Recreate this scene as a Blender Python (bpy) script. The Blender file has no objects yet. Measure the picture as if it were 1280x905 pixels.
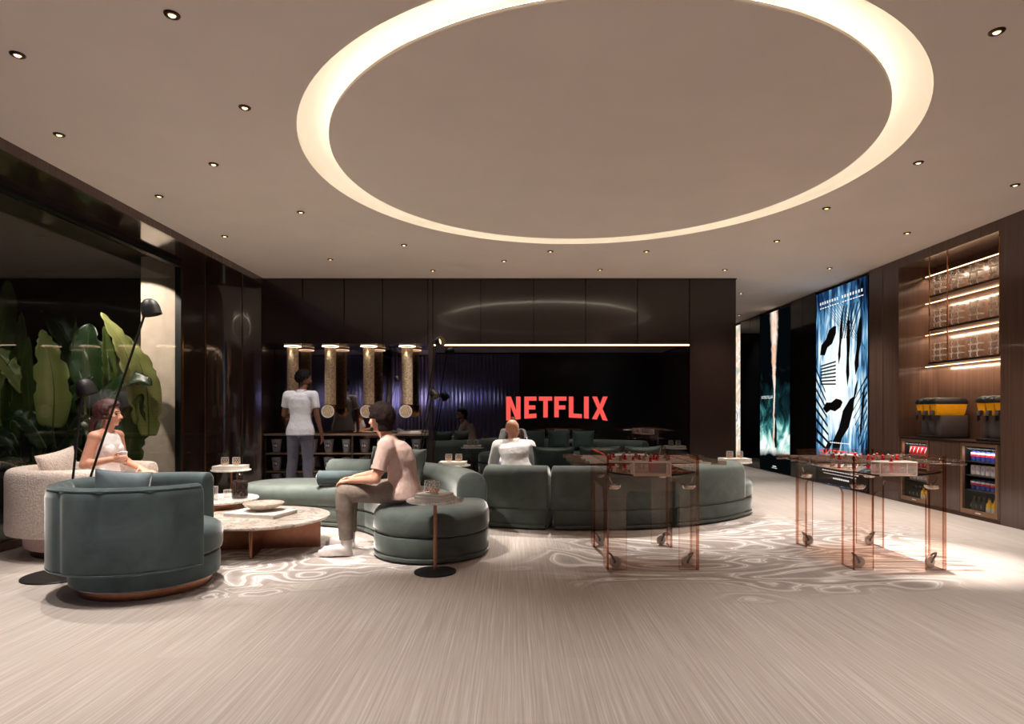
import bpy, bmesh, math, random
from mathutils import Vector, Matrix
PI = math.pi
R = math.radians
V = Vector
random.seed(7)
SC = bpy.context.scene
COL = SC.collection

# ------------------------------------------------------------------ frame of reference
# camera at (0, 0, 1.2) looking along +Y with a level (shifted) lens, floor z = 0, ceiling z = 3.253
CAMZ, CEIL, FPX = 1.2, 3.253, 768.0
YB = 9.44            # front of the back wall
XR = 5.19            # right wall
XL = -4.40           # glass line on the left
YREAR = -2.3
YFAR = 16.0


def fx(px, Y):
    return (px - 640.0) * Y / FPX


def fz(py, Y):
    return CAMZ - (py - 515.0) * Y / FPX


def P3(px, py, Y):
    return V((fx(px, Y), Y, fz(py, Y)))


# ------------------------------------------------------------------ materials
def lin(c):
    return tuple(((x / 255.0) / 12.92 if x / 255.0 <= 0.04045 else ((x / 255.0 + 0.055) / 1.055) ** 2.4) for x in c)


def col4(c):
    return (*lin(c), 1.0)


def new_mat(name):
    m = bpy.data.materials.new(name)
    m.use_nodes = True
    nt = m.node_tree
    return m, nt, nt.nodes['Principled BSDF'], nt.nodes['Material Output']


def N(nt, t, **kw):
    n = nt.nodes.new(t)
    for k, v in kw.items():
        if k.startswith('i_'):
            n.inputs[k[2:].replace('_', ' ')].default_value = v
        else:
            setattr(n, k, v)
    return n


def L(nt, a, b):
    nt.links.new(a, b)


def ramp(nt, fac, stops, interp='LINEAR'):
    r = nt.nodes.new('ShaderNodeValToRGB')
    r.color_ramp.interpolation = interp
    el = r.color_ramp.elements
    while len(el) < len(stops):
        el.new(0.5)
    for e, (p, c) in zip(el, stops):
        e.position = p
        e.color = c if len(c) == 4 else (*c, 1)
    if fac is not None:
        nt.links.new(fac, r.inputs['Fac'])
    return r


def mapping(nt, scale=(1, 1, 1), loc=(0, 0, 0), rot=(0, 0, 0), src='Object'):
    tc = nt.nodes.new('ShaderNodeTexCoord')
    mp = nt.nodes.new('ShaderNodeMapping')
    mp.inputs['Scale'].default_value = scale
    mp.inputs['Location'].default_value = loc
    mp.inputs['Rotation'].default_value = rot
    nt.links.new(tc.outputs[src], mp.inputs['Vector'])
    return mp.outputs['Vector']


def mathn(nt, op, a, b=None, clamp=False):
    n = nt.nodes.new('ShaderNodeMath')
    n.operation = op
    n.use_clamp = clamp
    for i, x in enumerate((a, b)):
        if x is None:
            continue
        if isinstance(x, (int, float)):
            n.inputs[i].default_value = x
        else:
            nt.links.new(x, n.inputs[i])
    return n.outputs[0]


def mixc(nt, fac, a, b, blend='MIX'):
    n = nt.nodes.new('ShaderNodeMix')
    n.data_type = 'RGBA'
    n.blend_type = blend
    n.clamp_factor = True
    for s, x in ((n.inputs[0], fac), (n.inputs[6], a), (n.inputs[7], b)):
        if isinstance(x, (int, float)):
            s.default_value = x
        elif isinstance(x, tuple):
            s.default_value = x if len(x) == 4 else (*x, 1)
        else:
            nt.links.new(x, s)
    return n.outputs[2]


def bump(nt, bsdf, height, strength=0.2, dist=0.01):
    b = nt.nodes.new('ShaderNodeBump')
    b.inputs['Strength'].default_value = strength
    b.inputs['Distance'].default_value = dist
    nt.links.new(height, b.inputs['Height'])
    nt.links.new(b.outputs['Normal'], bsdf.inputs['Normal'])


MATS = {}


def plain(name, c, rough=0.5, metal=0.0, spec=0.5, var=0.06, scale=30, sheen=0, coat=0, bmp=0.0, bscale=None, ior=None, emis=None, estr=0):
    m, nt, b, out = new_mat(name)
    v = mapping(nt)
    n = N(nt, 'ShaderNodeTexNoise')
    n.inputs['Scale'].default_value = scale
    n.inputs['Detail'].default_value = 4
    L(nt, v, n.inputs['Vector'])
    a = lin(c)
    lo = tuple(max(0, x * (1 - var * 2)) for x in a)
    hi = tuple(min(1, x * (1 + var * 2)) for x in a)
    r = ramp(nt, n.outputs['Fac'], [(0.3, lo), (0.7, hi)])
    L(nt, r.outputs['Color'], b.inputs['Base Color'])
    b.inputs['Roughness'].default_value = rough
    b.inputs['Metallic'].default_value = metal
    b.inputs['Specular IOR Level'].default_value = spec
    b.inputs['Sheen Weight'].default_value = sheen
    b.inputs['Sheen Roughness'].default_value = 0.45
    b.inputs['Coat Weight'].default_value = coat
    b.inputs['Coat Roughness'].default_value = 0.05
    if ior:
        b.inputs['IOR'].default_value = ior
    if bmp:
        n2 = N(nt, 'ShaderNodeTexNoise')
        n2.inputs['Scale'].default_value = bscale or 200
        n2.inputs['Detail'].default_value = 3
        L(nt, v, n2.inputs['Vector'])
        bump(nt, b, n2.outputs['Fac'], bmp, 0.01 if (bscale or 200) > 20 else 0.05)
    if emis:
        b.inputs['Emission Color'].default_value = col4(emis)
        b.inputs['Emission Strength'].default_value = estr
    MATS[name] = m
    return m


def velvet(name, c, sheen=0.6, tint=(0.97, 1.0, 0.98)):
    m, nt, b, out = new_mat(name)
    v = mapping(nt)
    n = N(nt, 'ShaderNodeTexNoise')
    n.inputs['Scale'].default_value = 3.2
    n.inputs['Detail'].default_value = 6
    n.inputs['Roughness'].default_value = 0.62
    n.inputs['Distortion'].default_value = 0.6
    L(nt, v, n.inputs['Vector'])
    a = lin(c)
    r = ramp(nt, n.outputs['Fac'], [(0.3, tuple(x * 0.68 for x in a)), (0.52, a), (0.72, tuple(x * 1.3 for x in a))])
    L(nt, r.outputs['Color'], b.inputs['Base Color'])
    b.inputs['Roughness'].default_value = 0.8
    b.inputs['Specular IOR Level'].default_value = 0.2
    b.inputs['Sheen Weight'].default_value = sheen
    b.inputs['Sheen Roughness'].default_value = 0.3
    b.inputs['Sheen Tint'].default_value = (*tint, 1)
    n2 = N(nt, 'ShaderNodeTexNoise')
    n2.inputs['Scale'].default_value = 260
    L(nt, v, n2.inputs['Vector'])
    bump(nt, b, n2.outputs['Fac'], 0.12, 0.004)
    MATS[name] = m
    return m


def wood(name, c, rough=0.2, axis=2, coat=0.3, dens=60):
    m, nt, b, out = new_mat(name)
    s = [dens, dens, dens]
    s[axis] = 1.2
    v = mapping(nt, tuple(s))
    n = N(nt, 'ShaderNodeTexNoise')
    n.inputs['Scale'].default_value = 1.0
    n.inputs['Detail'].default_value = 5
    n.inputs['Distortion'].default_value = 0.4
    L(nt, v, n.inputs['Vector'])
    a = lin(c)
    r = ramp(nt, n.outputs['Fac'], [(0.25, tuple(x * 0.7 for x in a)), (0.55, a), (0.8, tuple(x * 1.25 for x in a))])
    L(nt, r.outputs['Color'], b.inputs['Base Color'])
    b.inputs['Roughness'].default_value = rough
    b.inputs['Coat Weight'].default_value = coat
    b.inputs['Coat Roughness'].default_value = 0.06
    bump(nt, b, n.outputs['Fac'], 0.03, 0.002)
    MATS[name] = m
    return m


def clear(name, tint, refl=1.0, ior=1.5, rough=0.01, gloss=(1, 1, 1)):
    """thin clear sheet: see-through with the glass's own tint, mirror-like by Fresnel"""
    m = bpy.data.materials.new(name)
    m.use_nodes = True
    nt = m.node_tree
    nt.nodes.clear()
    out = nt.nodes.new('ShaderNodeOutputMaterial')
    t = nt.nodes.new('ShaderNodeBsdfTransparent')
    t.inputs['Color'].default_value = (*tint, 1)
    g = nt.nodes.new('ShaderNodeBsdfGlossy')
    g.inputs['Roughness'].default_value = rough
    g.inputs['Color'].default_value = (*gloss, 1)
    f = nt.nodes.new('ShaderNodeLayerWeight')
    f.inputs['Blend'].default_value = 0.5
    f0 = ((ior - 1) / (ior + 1)) ** 2
    k = mathn(nt, 'ADD', mathn(nt, 'MULTIPLY', mathn(nt, 'POWER', f.outputs['Facing'], 5.0), (1 - f0) * refl), f0 * refl, True)
    mx = nt.nodes.new('ShaderNodeMixShader')
    L(nt, k, mx.inputs[0])
    L(nt, t.outputs[0], mx.inputs[1])
    L(nt, g.outputs[0], mx.inputs[2])
    L(nt, mx.outputs[0], out.inputs[0])
    MATS[name] = m
    return m


def glow(name, c, strength):
    m = bpy.data.materials.new(name)
    m.use_nodes = True
    nt = m.node_tree
    nt.nodes.clear()
    out = nt.nodes.new('ShaderNodeOutputMaterial')
    e = nt.nodes.new('ShaderNodeEmission')
    e.inputs['Color'].default_value = (*lin(c), 1)
    e.inputs['Strength'].default_value = strength
    L(nt, e.outputs[0], out.inputs[0])
    MATS[name] = m
    return m


def marble(name, c, vein, scale=6, rough=0.2):
    m, nt, b, out = new_mat(name)
    v = mapping(nt)
    n = N(nt, 'ShaderNodeTexNoise')
    n.inputs['Scale'].default_value = scale
    n.inputs['Detail'].default_value = 8
    n.inputs['Roughness'].default_value = 0.6
    n.inputs['Distortion'].default_value = 1.6
    L(nt, v, n.inputs['Vector'])
    a, d = lin(c), lin(vein)
    r = ramp(nt, n.outputs['Fac'], [(0.38, a), (0.485, tuple((x + y) / 2 for x, y in zip(a, d))), (0.5, d), (0.515, a), (0.7, tuple(x * 0.85 for x in a))])
    L(nt, r.outputs['Color'], b.inputs['Base Color'])
    b.inputs['Roughness'].default_value = rough
    MATS[name] = m
    return m


def carpet():
    m, nt, b, out = new_mat('carpet')
    pos = mapping(nt)                       # the floor object's own metres
    sep = N(nt, 'ShaderNodeSeparateXYZ')
    L(nt, pos, sep.inputs[0])
    # woven lines along the room
    n1 = N(nt, 'ShaderNodeTexNoise'); n1.inputs['Scale'].default_value = 1; n1.inputs['Detail'].default_value = 3
    L(nt, mapping(nt, (95, 1.0, 1)), n1.inputs['Vector'])
    n2 = N(nt, 'ShaderNodeTexNoise'); n2.inputs['Scale'].default_value = 1; n2.inputs['Detail'].default_value = 2
    L(nt, mapping(nt, (190, 3.0, 1), (3, 5, 0)), n2.inputs['Vector'])
    # plank tiles 25 x 100 cm, each with a little tone of its own
    br = N(nt, 'ShaderNodeTexBrick')
    br.offset = 0.37
    br.inputs['Color1'].default_value = (0.44, 0.44, 0.44, 1)
    br.inputs['Color2'].default_value = (0.56, 0.56, 0.56, 1)
    br.inputs['Mortar'].default_value = (0.47, 0.47, 0.47, 1)
    br.inputs['Scale'].default_value = 1
    br.inputs['Mortar Size'].default_value = 0.0025
    br.inputs['Brick Width'].default_value = 1.0
    br.inputs['Row Height'].default_value = 0.25
    L(nt, mapping(nt, (1, 1, 1), (0, 0, 0), (0, 0, R(90))), br.inputs['Vector'])
    t = mathn(nt, 'ADD', mathn(nt, 'MULTIPLY', n1.outputs['Fac'], 0.6), mathn(nt, 'MULTIPLY', n2.outputs['Fac'], 0.4))
    t = mathn(nt, 'ADD', t, mathn(nt, 'MULTIPLY', mathn(nt, 'SUBTRACT', br.outputs['Color'], 0.5), 0.35))
    base = ramp(nt, t, [(0.3, lin((168, 157, 149))), (0.46, lin((183, 173, 165))), (0.56, lin((193, 184, 177))), (0.72, lin((212, 204, 199)))])
    # pale swirl lines over a darker tone, mixed into the colour in masked areas
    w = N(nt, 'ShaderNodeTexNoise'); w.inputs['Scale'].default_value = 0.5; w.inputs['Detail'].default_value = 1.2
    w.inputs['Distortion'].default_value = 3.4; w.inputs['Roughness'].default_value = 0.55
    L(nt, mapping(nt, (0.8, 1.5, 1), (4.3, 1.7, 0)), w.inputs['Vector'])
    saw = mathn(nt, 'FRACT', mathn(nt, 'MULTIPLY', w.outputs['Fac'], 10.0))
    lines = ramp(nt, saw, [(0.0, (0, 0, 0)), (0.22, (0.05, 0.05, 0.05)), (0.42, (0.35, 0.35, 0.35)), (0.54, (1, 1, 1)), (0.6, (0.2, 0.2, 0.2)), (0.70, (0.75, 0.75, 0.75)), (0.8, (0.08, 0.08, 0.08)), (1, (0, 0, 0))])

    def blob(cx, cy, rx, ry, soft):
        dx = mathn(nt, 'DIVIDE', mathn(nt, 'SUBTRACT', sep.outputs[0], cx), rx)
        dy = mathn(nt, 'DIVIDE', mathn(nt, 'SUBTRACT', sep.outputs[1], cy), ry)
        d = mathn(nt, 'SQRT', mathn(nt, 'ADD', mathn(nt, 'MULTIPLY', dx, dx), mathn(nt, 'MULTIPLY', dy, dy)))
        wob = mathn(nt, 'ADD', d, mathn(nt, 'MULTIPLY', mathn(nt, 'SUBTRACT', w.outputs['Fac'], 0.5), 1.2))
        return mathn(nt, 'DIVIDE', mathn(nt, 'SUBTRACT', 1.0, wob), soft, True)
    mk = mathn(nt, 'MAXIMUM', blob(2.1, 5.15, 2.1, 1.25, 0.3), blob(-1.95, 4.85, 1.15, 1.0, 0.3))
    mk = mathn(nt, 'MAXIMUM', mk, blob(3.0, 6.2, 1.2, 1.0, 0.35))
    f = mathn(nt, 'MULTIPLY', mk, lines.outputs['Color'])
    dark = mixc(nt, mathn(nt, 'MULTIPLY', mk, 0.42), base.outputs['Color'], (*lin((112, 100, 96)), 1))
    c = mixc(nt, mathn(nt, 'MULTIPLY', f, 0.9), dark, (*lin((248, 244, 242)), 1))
    L(nt, c, b.inputs['Base Color'])
    b.inputs['Roughness'].default_value = 0.92
    b.inputs['Specular IOR Level'].default_value = 0.2
    b.inputs['Sheen Weight'].default_value = 0.1
    bump(nt, b, n2.outputs['Fac'], 0.25, 0.004)
    MATS['carpet'] = m


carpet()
plain('ceiling_paint', (234, 222, 211), 0.9, var=0.012, scale=2, spec=0.2)
plain('cove_paint', (247, 244, 236), 0.9, var=0.005, scale=2, spec=0.1)
wood('dark_wood', (42, 31, 27), 0.16, 2, 0.4, 45)
wood('bar_wood', (86, 65, 55), 0.2, 2, 0.3, 45)
wood('shelf_wood', (120, 92, 72), 0.4, 0, 0.1, 45)
plain('dark_gloss', (44, 32, 27), 0.12, var=0.1, scale=3, coat=0.6, ior=1.6)
plain('black_gloss', (10, 10, 11), 0.06, ior=1.6, var=0.05)
plain('black_glass', (5, 5, 6), 0.012, ior=2.15, var=0.02)
plain('mirror_smoke', (150, 142, 138), 0.02, metal=1.0, var=0.01)
plain('fluted_metal', (176, 172, 214), 0.3, metal=1.0, var=0.04)
plain('matte_black', (13, 12, 11), 0.5, var=0.1)
plain('bronze', (150, 105, 84), 0.28, metal=1.0, var=0.05)
plain('dark_bronze', (84, 62, 52), 0.35, metal=0.9, var=0.06)
plain('gold_metal', (190, 145, 100), 0.25, metal=1.0, var=0.03)
plain('chrome', (205, 200, 196), 0.12, metal=1.0, var=0.02)
plain('wheel_grey', (206, 198, 190), 0.35, metal=0.3, var=0.03)
plain('steel', (120, 117, 114), 0.35, metal=0.9, var=0.04)
velvet('green_velvet', (86, 95, 90), 1.0)
velvet('dark_green_velvet', (58, 74, 69), 0.4)
velvet('blue_velvet', (76, 90, 92), 1.0)
velvet('slate_velvet', (100, 112, 118), 0.5)
plain('boucle', (222, 208, 196), 0.95, var=0.08, scale=60, sheen=0.3, bmp=0.9, bscale=75)
plain('boucle_base', (196, 172, 160), 0.9, var=0.06, scale=60, sheen=0.2, bmp=0.5, bscale=110)
marble('white_marble', (236, 231, 225), (150, 138, 130), 9)
marble('grey_marble', (214, 204, 194), (132, 116, 104), 4, 0.25)
plain('book_white', (238, 234, 228), 0.6, var=0.015)
plain('book_pages', (226, 220, 208), 0.8, var=0.03, scale=200)
plain('ceramic', (186, 172, 158), 0.6, var=0.12, scale=25, bmp=0.3, bscale=40)
clear('glass_clear', (0.97, 0.97, 0.96), 1.0, 1.5)
clear('window_glass', (0.90, 0.92, 0.90), 1.0, 1.5, 0.003)
clear('fridge_glass', (0.93, 0.93, 0.93), 0.25, 1.45)
clear('copper_glass', (0.982, 0.945, 0.922), 1.0, 1.5, 0.01, (1, 0.86, 0.78))
clear('field_glass', (0.66, 0.54, 0.47), 1.0, 1.5, 0.05, (1, 0.86, 0.78))
clear('copper_edge', (0.60, 0.33, 0.24), 1.0, 1.6, 0.08, (1, 0.72, 0.58))
clear('handle_glass', (0.72, 0.62, 0.56), 1.0, 1.6, 0.08)
plain('whiskey', (228, 150, 40), 0.1, var=0.05, emis=None)
plain('bottle_dark', (46, 36, 32), 0.08, var=0.15, coat=0.5)
plain('cup_paper', (118, 116, 122), 0.6, var=0.04)
plain('emblem_dark', (28, 28, 40), 0.5, var=0.02)
plain('emblem_white', (225, 225, 230), 0.5, var=0.02)
plain('popcorn', (205, 184, 156), 0.85, var=0.28, scale=55, bmp=1.0, bscale=60)
plain('white_plastic', (235, 232, 228), 0.35, var=0.02)
plain('net_cord', (245, 240, 236), 0.7, var=0.04)
plain('player_red', (190, 30, 40), 0.25, var=0.05)
plain('player_clear', (150, 126, 112), 0.15, var=0.08, coat=0.5)
plain('juice', (252, 178, 24), 0.25, var=0.03, coat=0.3)
plain('fridge_frame', (150, 118, 94), 0.35, metal=0.7, var=0.04)
plain('machine_grey', (84, 78, 76), 0.4, metal=0.3, var=0.05)
plain('can_blue', (58, 74, 158), 0.25, metal=0.4, var=0.05)
plain('can_silver', (222, 222, 226), 0.25, metal=0.3, var=0.03)
plain('can_red', (196, 30, 34), 0.25, metal=0.3, var=0.05)
plain('mark_red', (208, 38, 48), 0.3, var=0.02)
plain('mark_white', (240, 240, 242), 0.4, var=0.02)
plain('mark_blue', (34, 54, 140), 0.3, var=0.02)
plain('bottle_green', (22, 30, 22), 0.1, var=0.08, coat=0.4)
plain('bottle_yellow', (246, 196, 30), 0.2, var=0.04)
plain('label_green', (210, 226, 190), 0.5, var=0.03)
plain('label_cream', (240, 228, 196), 0.5, var=0.03)
plain('stone_beige', (206, 188, 172), 0.75, var=0.04, scale=8)
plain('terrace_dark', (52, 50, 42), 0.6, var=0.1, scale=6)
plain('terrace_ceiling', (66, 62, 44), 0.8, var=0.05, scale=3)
plain('planter_grey', (44, 46, 48), 0.5, var=0.08)
plain('soil', (34, 26, 20), 0.95, var=0.3, scale=40, bmp=0.6, bscale=60)
glow('lamp_glow', (255, 212, 150), 3.5)
glow('cove_led', (255, 238, 212), 13)
glow('strip_glow', (255, 214, 176), 5.0)
glow('bar_led', (255, 206, 160), 4.0)
glow('fridge_led', (255, 246, 236), 5.0)
glow('letter_red', (252, 88, 82), 1.05)


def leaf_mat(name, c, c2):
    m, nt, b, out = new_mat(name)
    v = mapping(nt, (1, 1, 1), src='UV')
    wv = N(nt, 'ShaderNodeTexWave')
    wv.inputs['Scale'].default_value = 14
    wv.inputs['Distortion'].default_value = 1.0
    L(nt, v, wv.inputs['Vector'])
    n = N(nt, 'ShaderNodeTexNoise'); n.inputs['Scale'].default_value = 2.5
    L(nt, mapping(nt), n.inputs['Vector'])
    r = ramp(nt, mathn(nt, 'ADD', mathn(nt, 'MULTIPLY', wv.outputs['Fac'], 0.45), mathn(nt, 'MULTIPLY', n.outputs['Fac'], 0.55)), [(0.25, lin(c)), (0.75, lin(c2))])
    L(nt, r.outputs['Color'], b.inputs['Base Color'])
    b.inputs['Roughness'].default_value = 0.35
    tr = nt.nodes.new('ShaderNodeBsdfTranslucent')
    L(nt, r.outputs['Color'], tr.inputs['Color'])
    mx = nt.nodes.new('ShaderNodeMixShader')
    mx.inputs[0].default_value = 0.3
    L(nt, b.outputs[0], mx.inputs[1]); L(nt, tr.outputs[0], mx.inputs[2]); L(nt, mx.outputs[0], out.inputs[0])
    MATS[name] = m


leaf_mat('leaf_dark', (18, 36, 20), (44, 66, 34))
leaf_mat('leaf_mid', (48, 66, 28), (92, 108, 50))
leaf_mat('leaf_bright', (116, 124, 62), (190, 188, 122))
plain('stalk', (84, 98, 52), 0.6, var=0.1)

# people
plain('skin_fair', (222, 164, 138), 0.55, var=0.03)
plain('skin_tan', (206, 150, 122), 0.55, var=0.03)
plain('skin_brown', (110, 70, 54), 0.5, var=0.04)
plain('hair_dark', (32, 22, 19), 0.85, spec=0.15, var=0.25, scale=60, bmp=0.5, bscale=90)
plain('hair_auburn', (74, 36, 36), 0.55, var=0.25, scale=60, bmp=0.5, bscale=90)
plain('hair_black', (16, 13, 13), 0.85, spec=0.15, var=0.2, scale=80, bmp=0.6, bscale=120)
plain('cloth_beige', (204, 176, 166), 0.95, spec=0.1, var=0.04, bmp=0.3, bscale=8, sheen=0.1)
plain('cloth_taupe', (128, 116, 106), 0.95, spec=0.1, var=0.06, bmp=0.3, bscale=9)
plain('cloth_white', (240, 238, 238), 0.9, var=0.015, bmp=0.25, bscale=14)
plain('cloth_silver', (196, 198, 208), 0.9, var=0.03, bmp=0.25, bscale=14)
plain('cloth_slate', (92, 92, 110), 0.9, var=0.05, bmp=0.2, bscale=16)
plain('shoe_white', (226, 218, 214), 0.7, var=0.03)
plain('shoe_dark', (40, 36, 36), 0.5, var=0.05)
plain('eye_dark', (30, 22, 20), 0.2, var=0.02)
plain('lip', (176, 92, 88), 0.5, var=0.03)


# ------------------------------------------------------------------ mesh builder
class B:
    def __init__(s):
        s.v, s.f, s.m = [], [], []

    def add(s, vs, fs, mi=0):
        o = len(s.v)
        s.v += [tuple(p) for p in vs]
        s.f += [tuple(o + i for i in f) for f in fs]
        s.m += [mi] * len(fs)
        return s

    def box(s, a, b, bev=0.0, seg=2, mi=0):
        a, b = V(a), V(b)
        lo = V((min(a.x, b.x), min(a.y, b.y), min(a.z, b.z)))
        hi = V((max(a.x, b.x), max(a.y, b.y), max(a.z, b.z)))
        if bev <= 0:
            vs = [(x, y, z) for z in (lo.z, hi.z) for y in (lo.y, hi.y) for x in (lo.x, hi.x)]
            return s.add(vs, [(0, 2, 3, 1), (4, 5, 7, 6), (0, 1, 5, 4), (2, 6, 7, 3), (0, 4, 6, 2), (1, 3, 7, 5)], mi)
        bm = bmesh.new()
        bmesh.ops.create_cube(bm, size=1)
        for v in bm.verts:
            v.co = V((lo.x if v.co.x < 0 else hi.x, lo.y if v.co.y < 0 else hi.y, lo.z if v.co.z < 0 else hi.z))
        bmesh.ops.bevel(bm, geom=bm.edges[:], offset=bev, segments=seg, profile=0.5, affect='EDGES')
        return s.bm(bm, mi)

    def bm(s, bm, mi=0):
        bm.verts.index_update()
        s.add([v.co[:] for v in bm.verts], [[v.index for v in f.verts] for f in bm.faces], mi)
        bm.free()
        return s

    def loops(s, ls, closed=True, cap0=True, cap1=True, mi=0):
        n = len(ls[0])
        vs = [p for l in ls for p in l]
        fs = []
        for k in range(len(ls) - 1):
            for i in range(n if closed else n - 1):
                j = (i + 1) % n
                fs.append((k * n + i, k * n + j, (k + 1) * n + j, (k + 1) * n + i))
        if cap0:
            fs.append(tuple(reversed(range(n))))
        if cap1:
            fs.append(tuple((len(ls) - 1) * n + i for i in range(n)))
        return s.add(vs, fs, mi)

    def lathe(s, prof, c=(0, 0, 0), n=32, cap0=True, cap1=True, mi=0, a0=0, mat=None):
        ls = []
        for r, z in prof:
            l = [V((r * math.cos(a0 + 2 * PI * i / n), r * math.sin(a0 + 2 * PI * i / n), z)) for i in range(n)]
            if mat is not None:
                l = [mat @ p for p in l]
            ls.append([(p.x + c[0], p.y + c[1], p.z + c[2]) for p in l])
        return s.loops(ls, True, cap0, cap1, mi)

    def tube(s, pts, r, n=8, caps=True, mi=0):
        pts = [V(p) for p in pts]
        rs = r if isinstance(r, (list, tuple)) else [r] * len(pts)
        ls, up = [], None
        for i, p in enumerate(pts):
            d = (pts[min(i + 1, len(pts) - 1)] - pts[max(i - 1, 0)]).normalized()
            if up is None:
                up = V((0, 0, 1)) if abs(d.z) < 0.9 else V((1, 0, 0))
            u = (up - d * up.dot(d)).normalized()
            w = d.cross(u)
            up = u
            ls.append([p + u * (rs[i] * math.cos(2 * PI * k / n)) + w * (rs[i] * math.sin(2 * PI * k / n)) for k in range(n)])
        return s.loops(ls, True, caps, caps, mi)

    def prism(s, poly, f0, f1, mi=0, edge=None):
        """poly: 2-D outline; f0, f1 map (u, w) to the two faces"""
        n = len(poly)
        s.add([f0(*p) for p in poly] + [f1(*p) for p in poly], [tuple(range(n)), tuple(reversed(range(n, 2 * n)))], mi)
        o = len(s.v) - 2 * n
        e = mi if edge is None else edge
        for i in range(n):
            j = (i + 1) % n
            s.f.append((o + i, o + n + i, o + n + j, o + j))
            s.m.append(e)
        return s

    def ell(s, c, r, ax=None, n=16, k=10, mi=0):
        """ellipsoid, radii r along the columns of ax (a list of 3 vectors)"""
        c = V(c)
        ax = ax or [V((1, 0, 0)), V((0, 1, 0)), V((0, 0, 1))]
        vs = [c - ax[2] * r[2]]
        for i in range(1, k):
            t = PI * i / k - PI / 2
            for j in range(n):
                a = 2 * PI * j / n
                vs.append(c + ax[0] * (r[0] * math.cos(t) * math.cos(a)) + ax[1] * (r[1] * math.cos(t) * math.sin(a)) + ax[2] * (r[2] * math.sin(t)))
        vs.append(c + ax[2] * r[2])
        fs = [(0, 1 + (j + 1) % n, 1 + j) for j in range(n)]
        for i in range(k - 2):
            for j in range(n):
                a, b = 1 + i * n + j, 1 + i * n + (j + 1) % n
                fs.append((a, b, b + n, a + n))
        t = len(vs) - 1
        fs += [(t, t - n + j, t - n + (j + 1) % n) for j in range(n)]
        return s.add(vs, fs, mi)

    def cap(s, a, b, ra, rb, mi=0):
        """tapered capsule"""
        a, b = V(a), V(b)
        s.ell(a, (ra,) * 3, mi=mi)
        s.ell(b, (rb,) * 3, mi=mi)
        if (b - a).length > 1e-5:
            s.tube([a, b], [ra, rb], 16, True, mi)
        return s

    def build(s, name, mats, parent=None, smooth=35, loc=None):
        me = bpy.data.meshes.new(name)
        me.from_pydata(s.v, [], s.f)
        ml = mats if isinstance(mats, (list, tuple)) else [mats]
        for x in ml:
            me.materials.append(MATS[x] if isinstance(x, str) else x)
        if len(ml) > 1:
            me.polygons.foreach_set('material_index', s.m)
        bm = bmesh.new(); bm.from_mesh(me)
        bmesh.ops.recalc_face_normals(bm, faces=bm.faces[:])
        bm.to_mesh(me); bm.free()
        if smooth:
            me.polygons.foreach_set('use_smooth', [True] * len(me.polygons))
            me.set_sharp_from_angle(angle=R(smooth))
        me.update()
        o = bpy.data.objects.new(name, me)
        COL.objects.link(o)
        if parent is not None:
            o.parent = parent
        if loc is not None:
            o.location = loc
        return o


def tag(o, label, cat, group=None, kind=None):
    if label:
        o['label'] = label
    if cat:
        o['category'] = cat
    if group:
        o['group'] = group
    if kind:
        o['kind'] = kind
    return o


def thing(name, label, cat, loc=(0, 0, 0), rz=0.0, group=None):
    o = bpy.data.objects.new(name, None)
    COL.objects.link(o)
    o.location = loc
    o.rotation_euler = (0, 0, rz)
    o.empty_display_size = 0.1
    return tag(o, label, cat, group)


def struct(name, b, mats, smooth=35):
    o = b.build(name, mats, None, smooth)
    o['kind'] = 'structure'
    return o


def dup(src, loc, rz=None, label=None):
    def cp(o, parent):
        c = o.copy()
        COL.objects.link(c)
        if parent is not None:
            c.parent = parent
        for ch in list(o.children):
            cp(ch, c)
        return c
    r = cp(src, None)
    r.location = loc
    if rz is not None:
        r.rotation_euler = (0, 0, rz)
    if label:
        r['label'] = label
    return r


ORD = ['first', 'second', 'third', 'fourth', 'fifth', 'sixth', 'seventh', 'eighth', 'ninth', 'tenth']


def arc(c, r, a0, a1, n):
    return [V((c[0] + r * math.cos(R(a0 + (a1 - a0) * i / (n - 1))), c[1] + r * math.sin(R(a0 + (a1 - a0) * i / (n - 1))), 0)) for i in range(n)]


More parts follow.
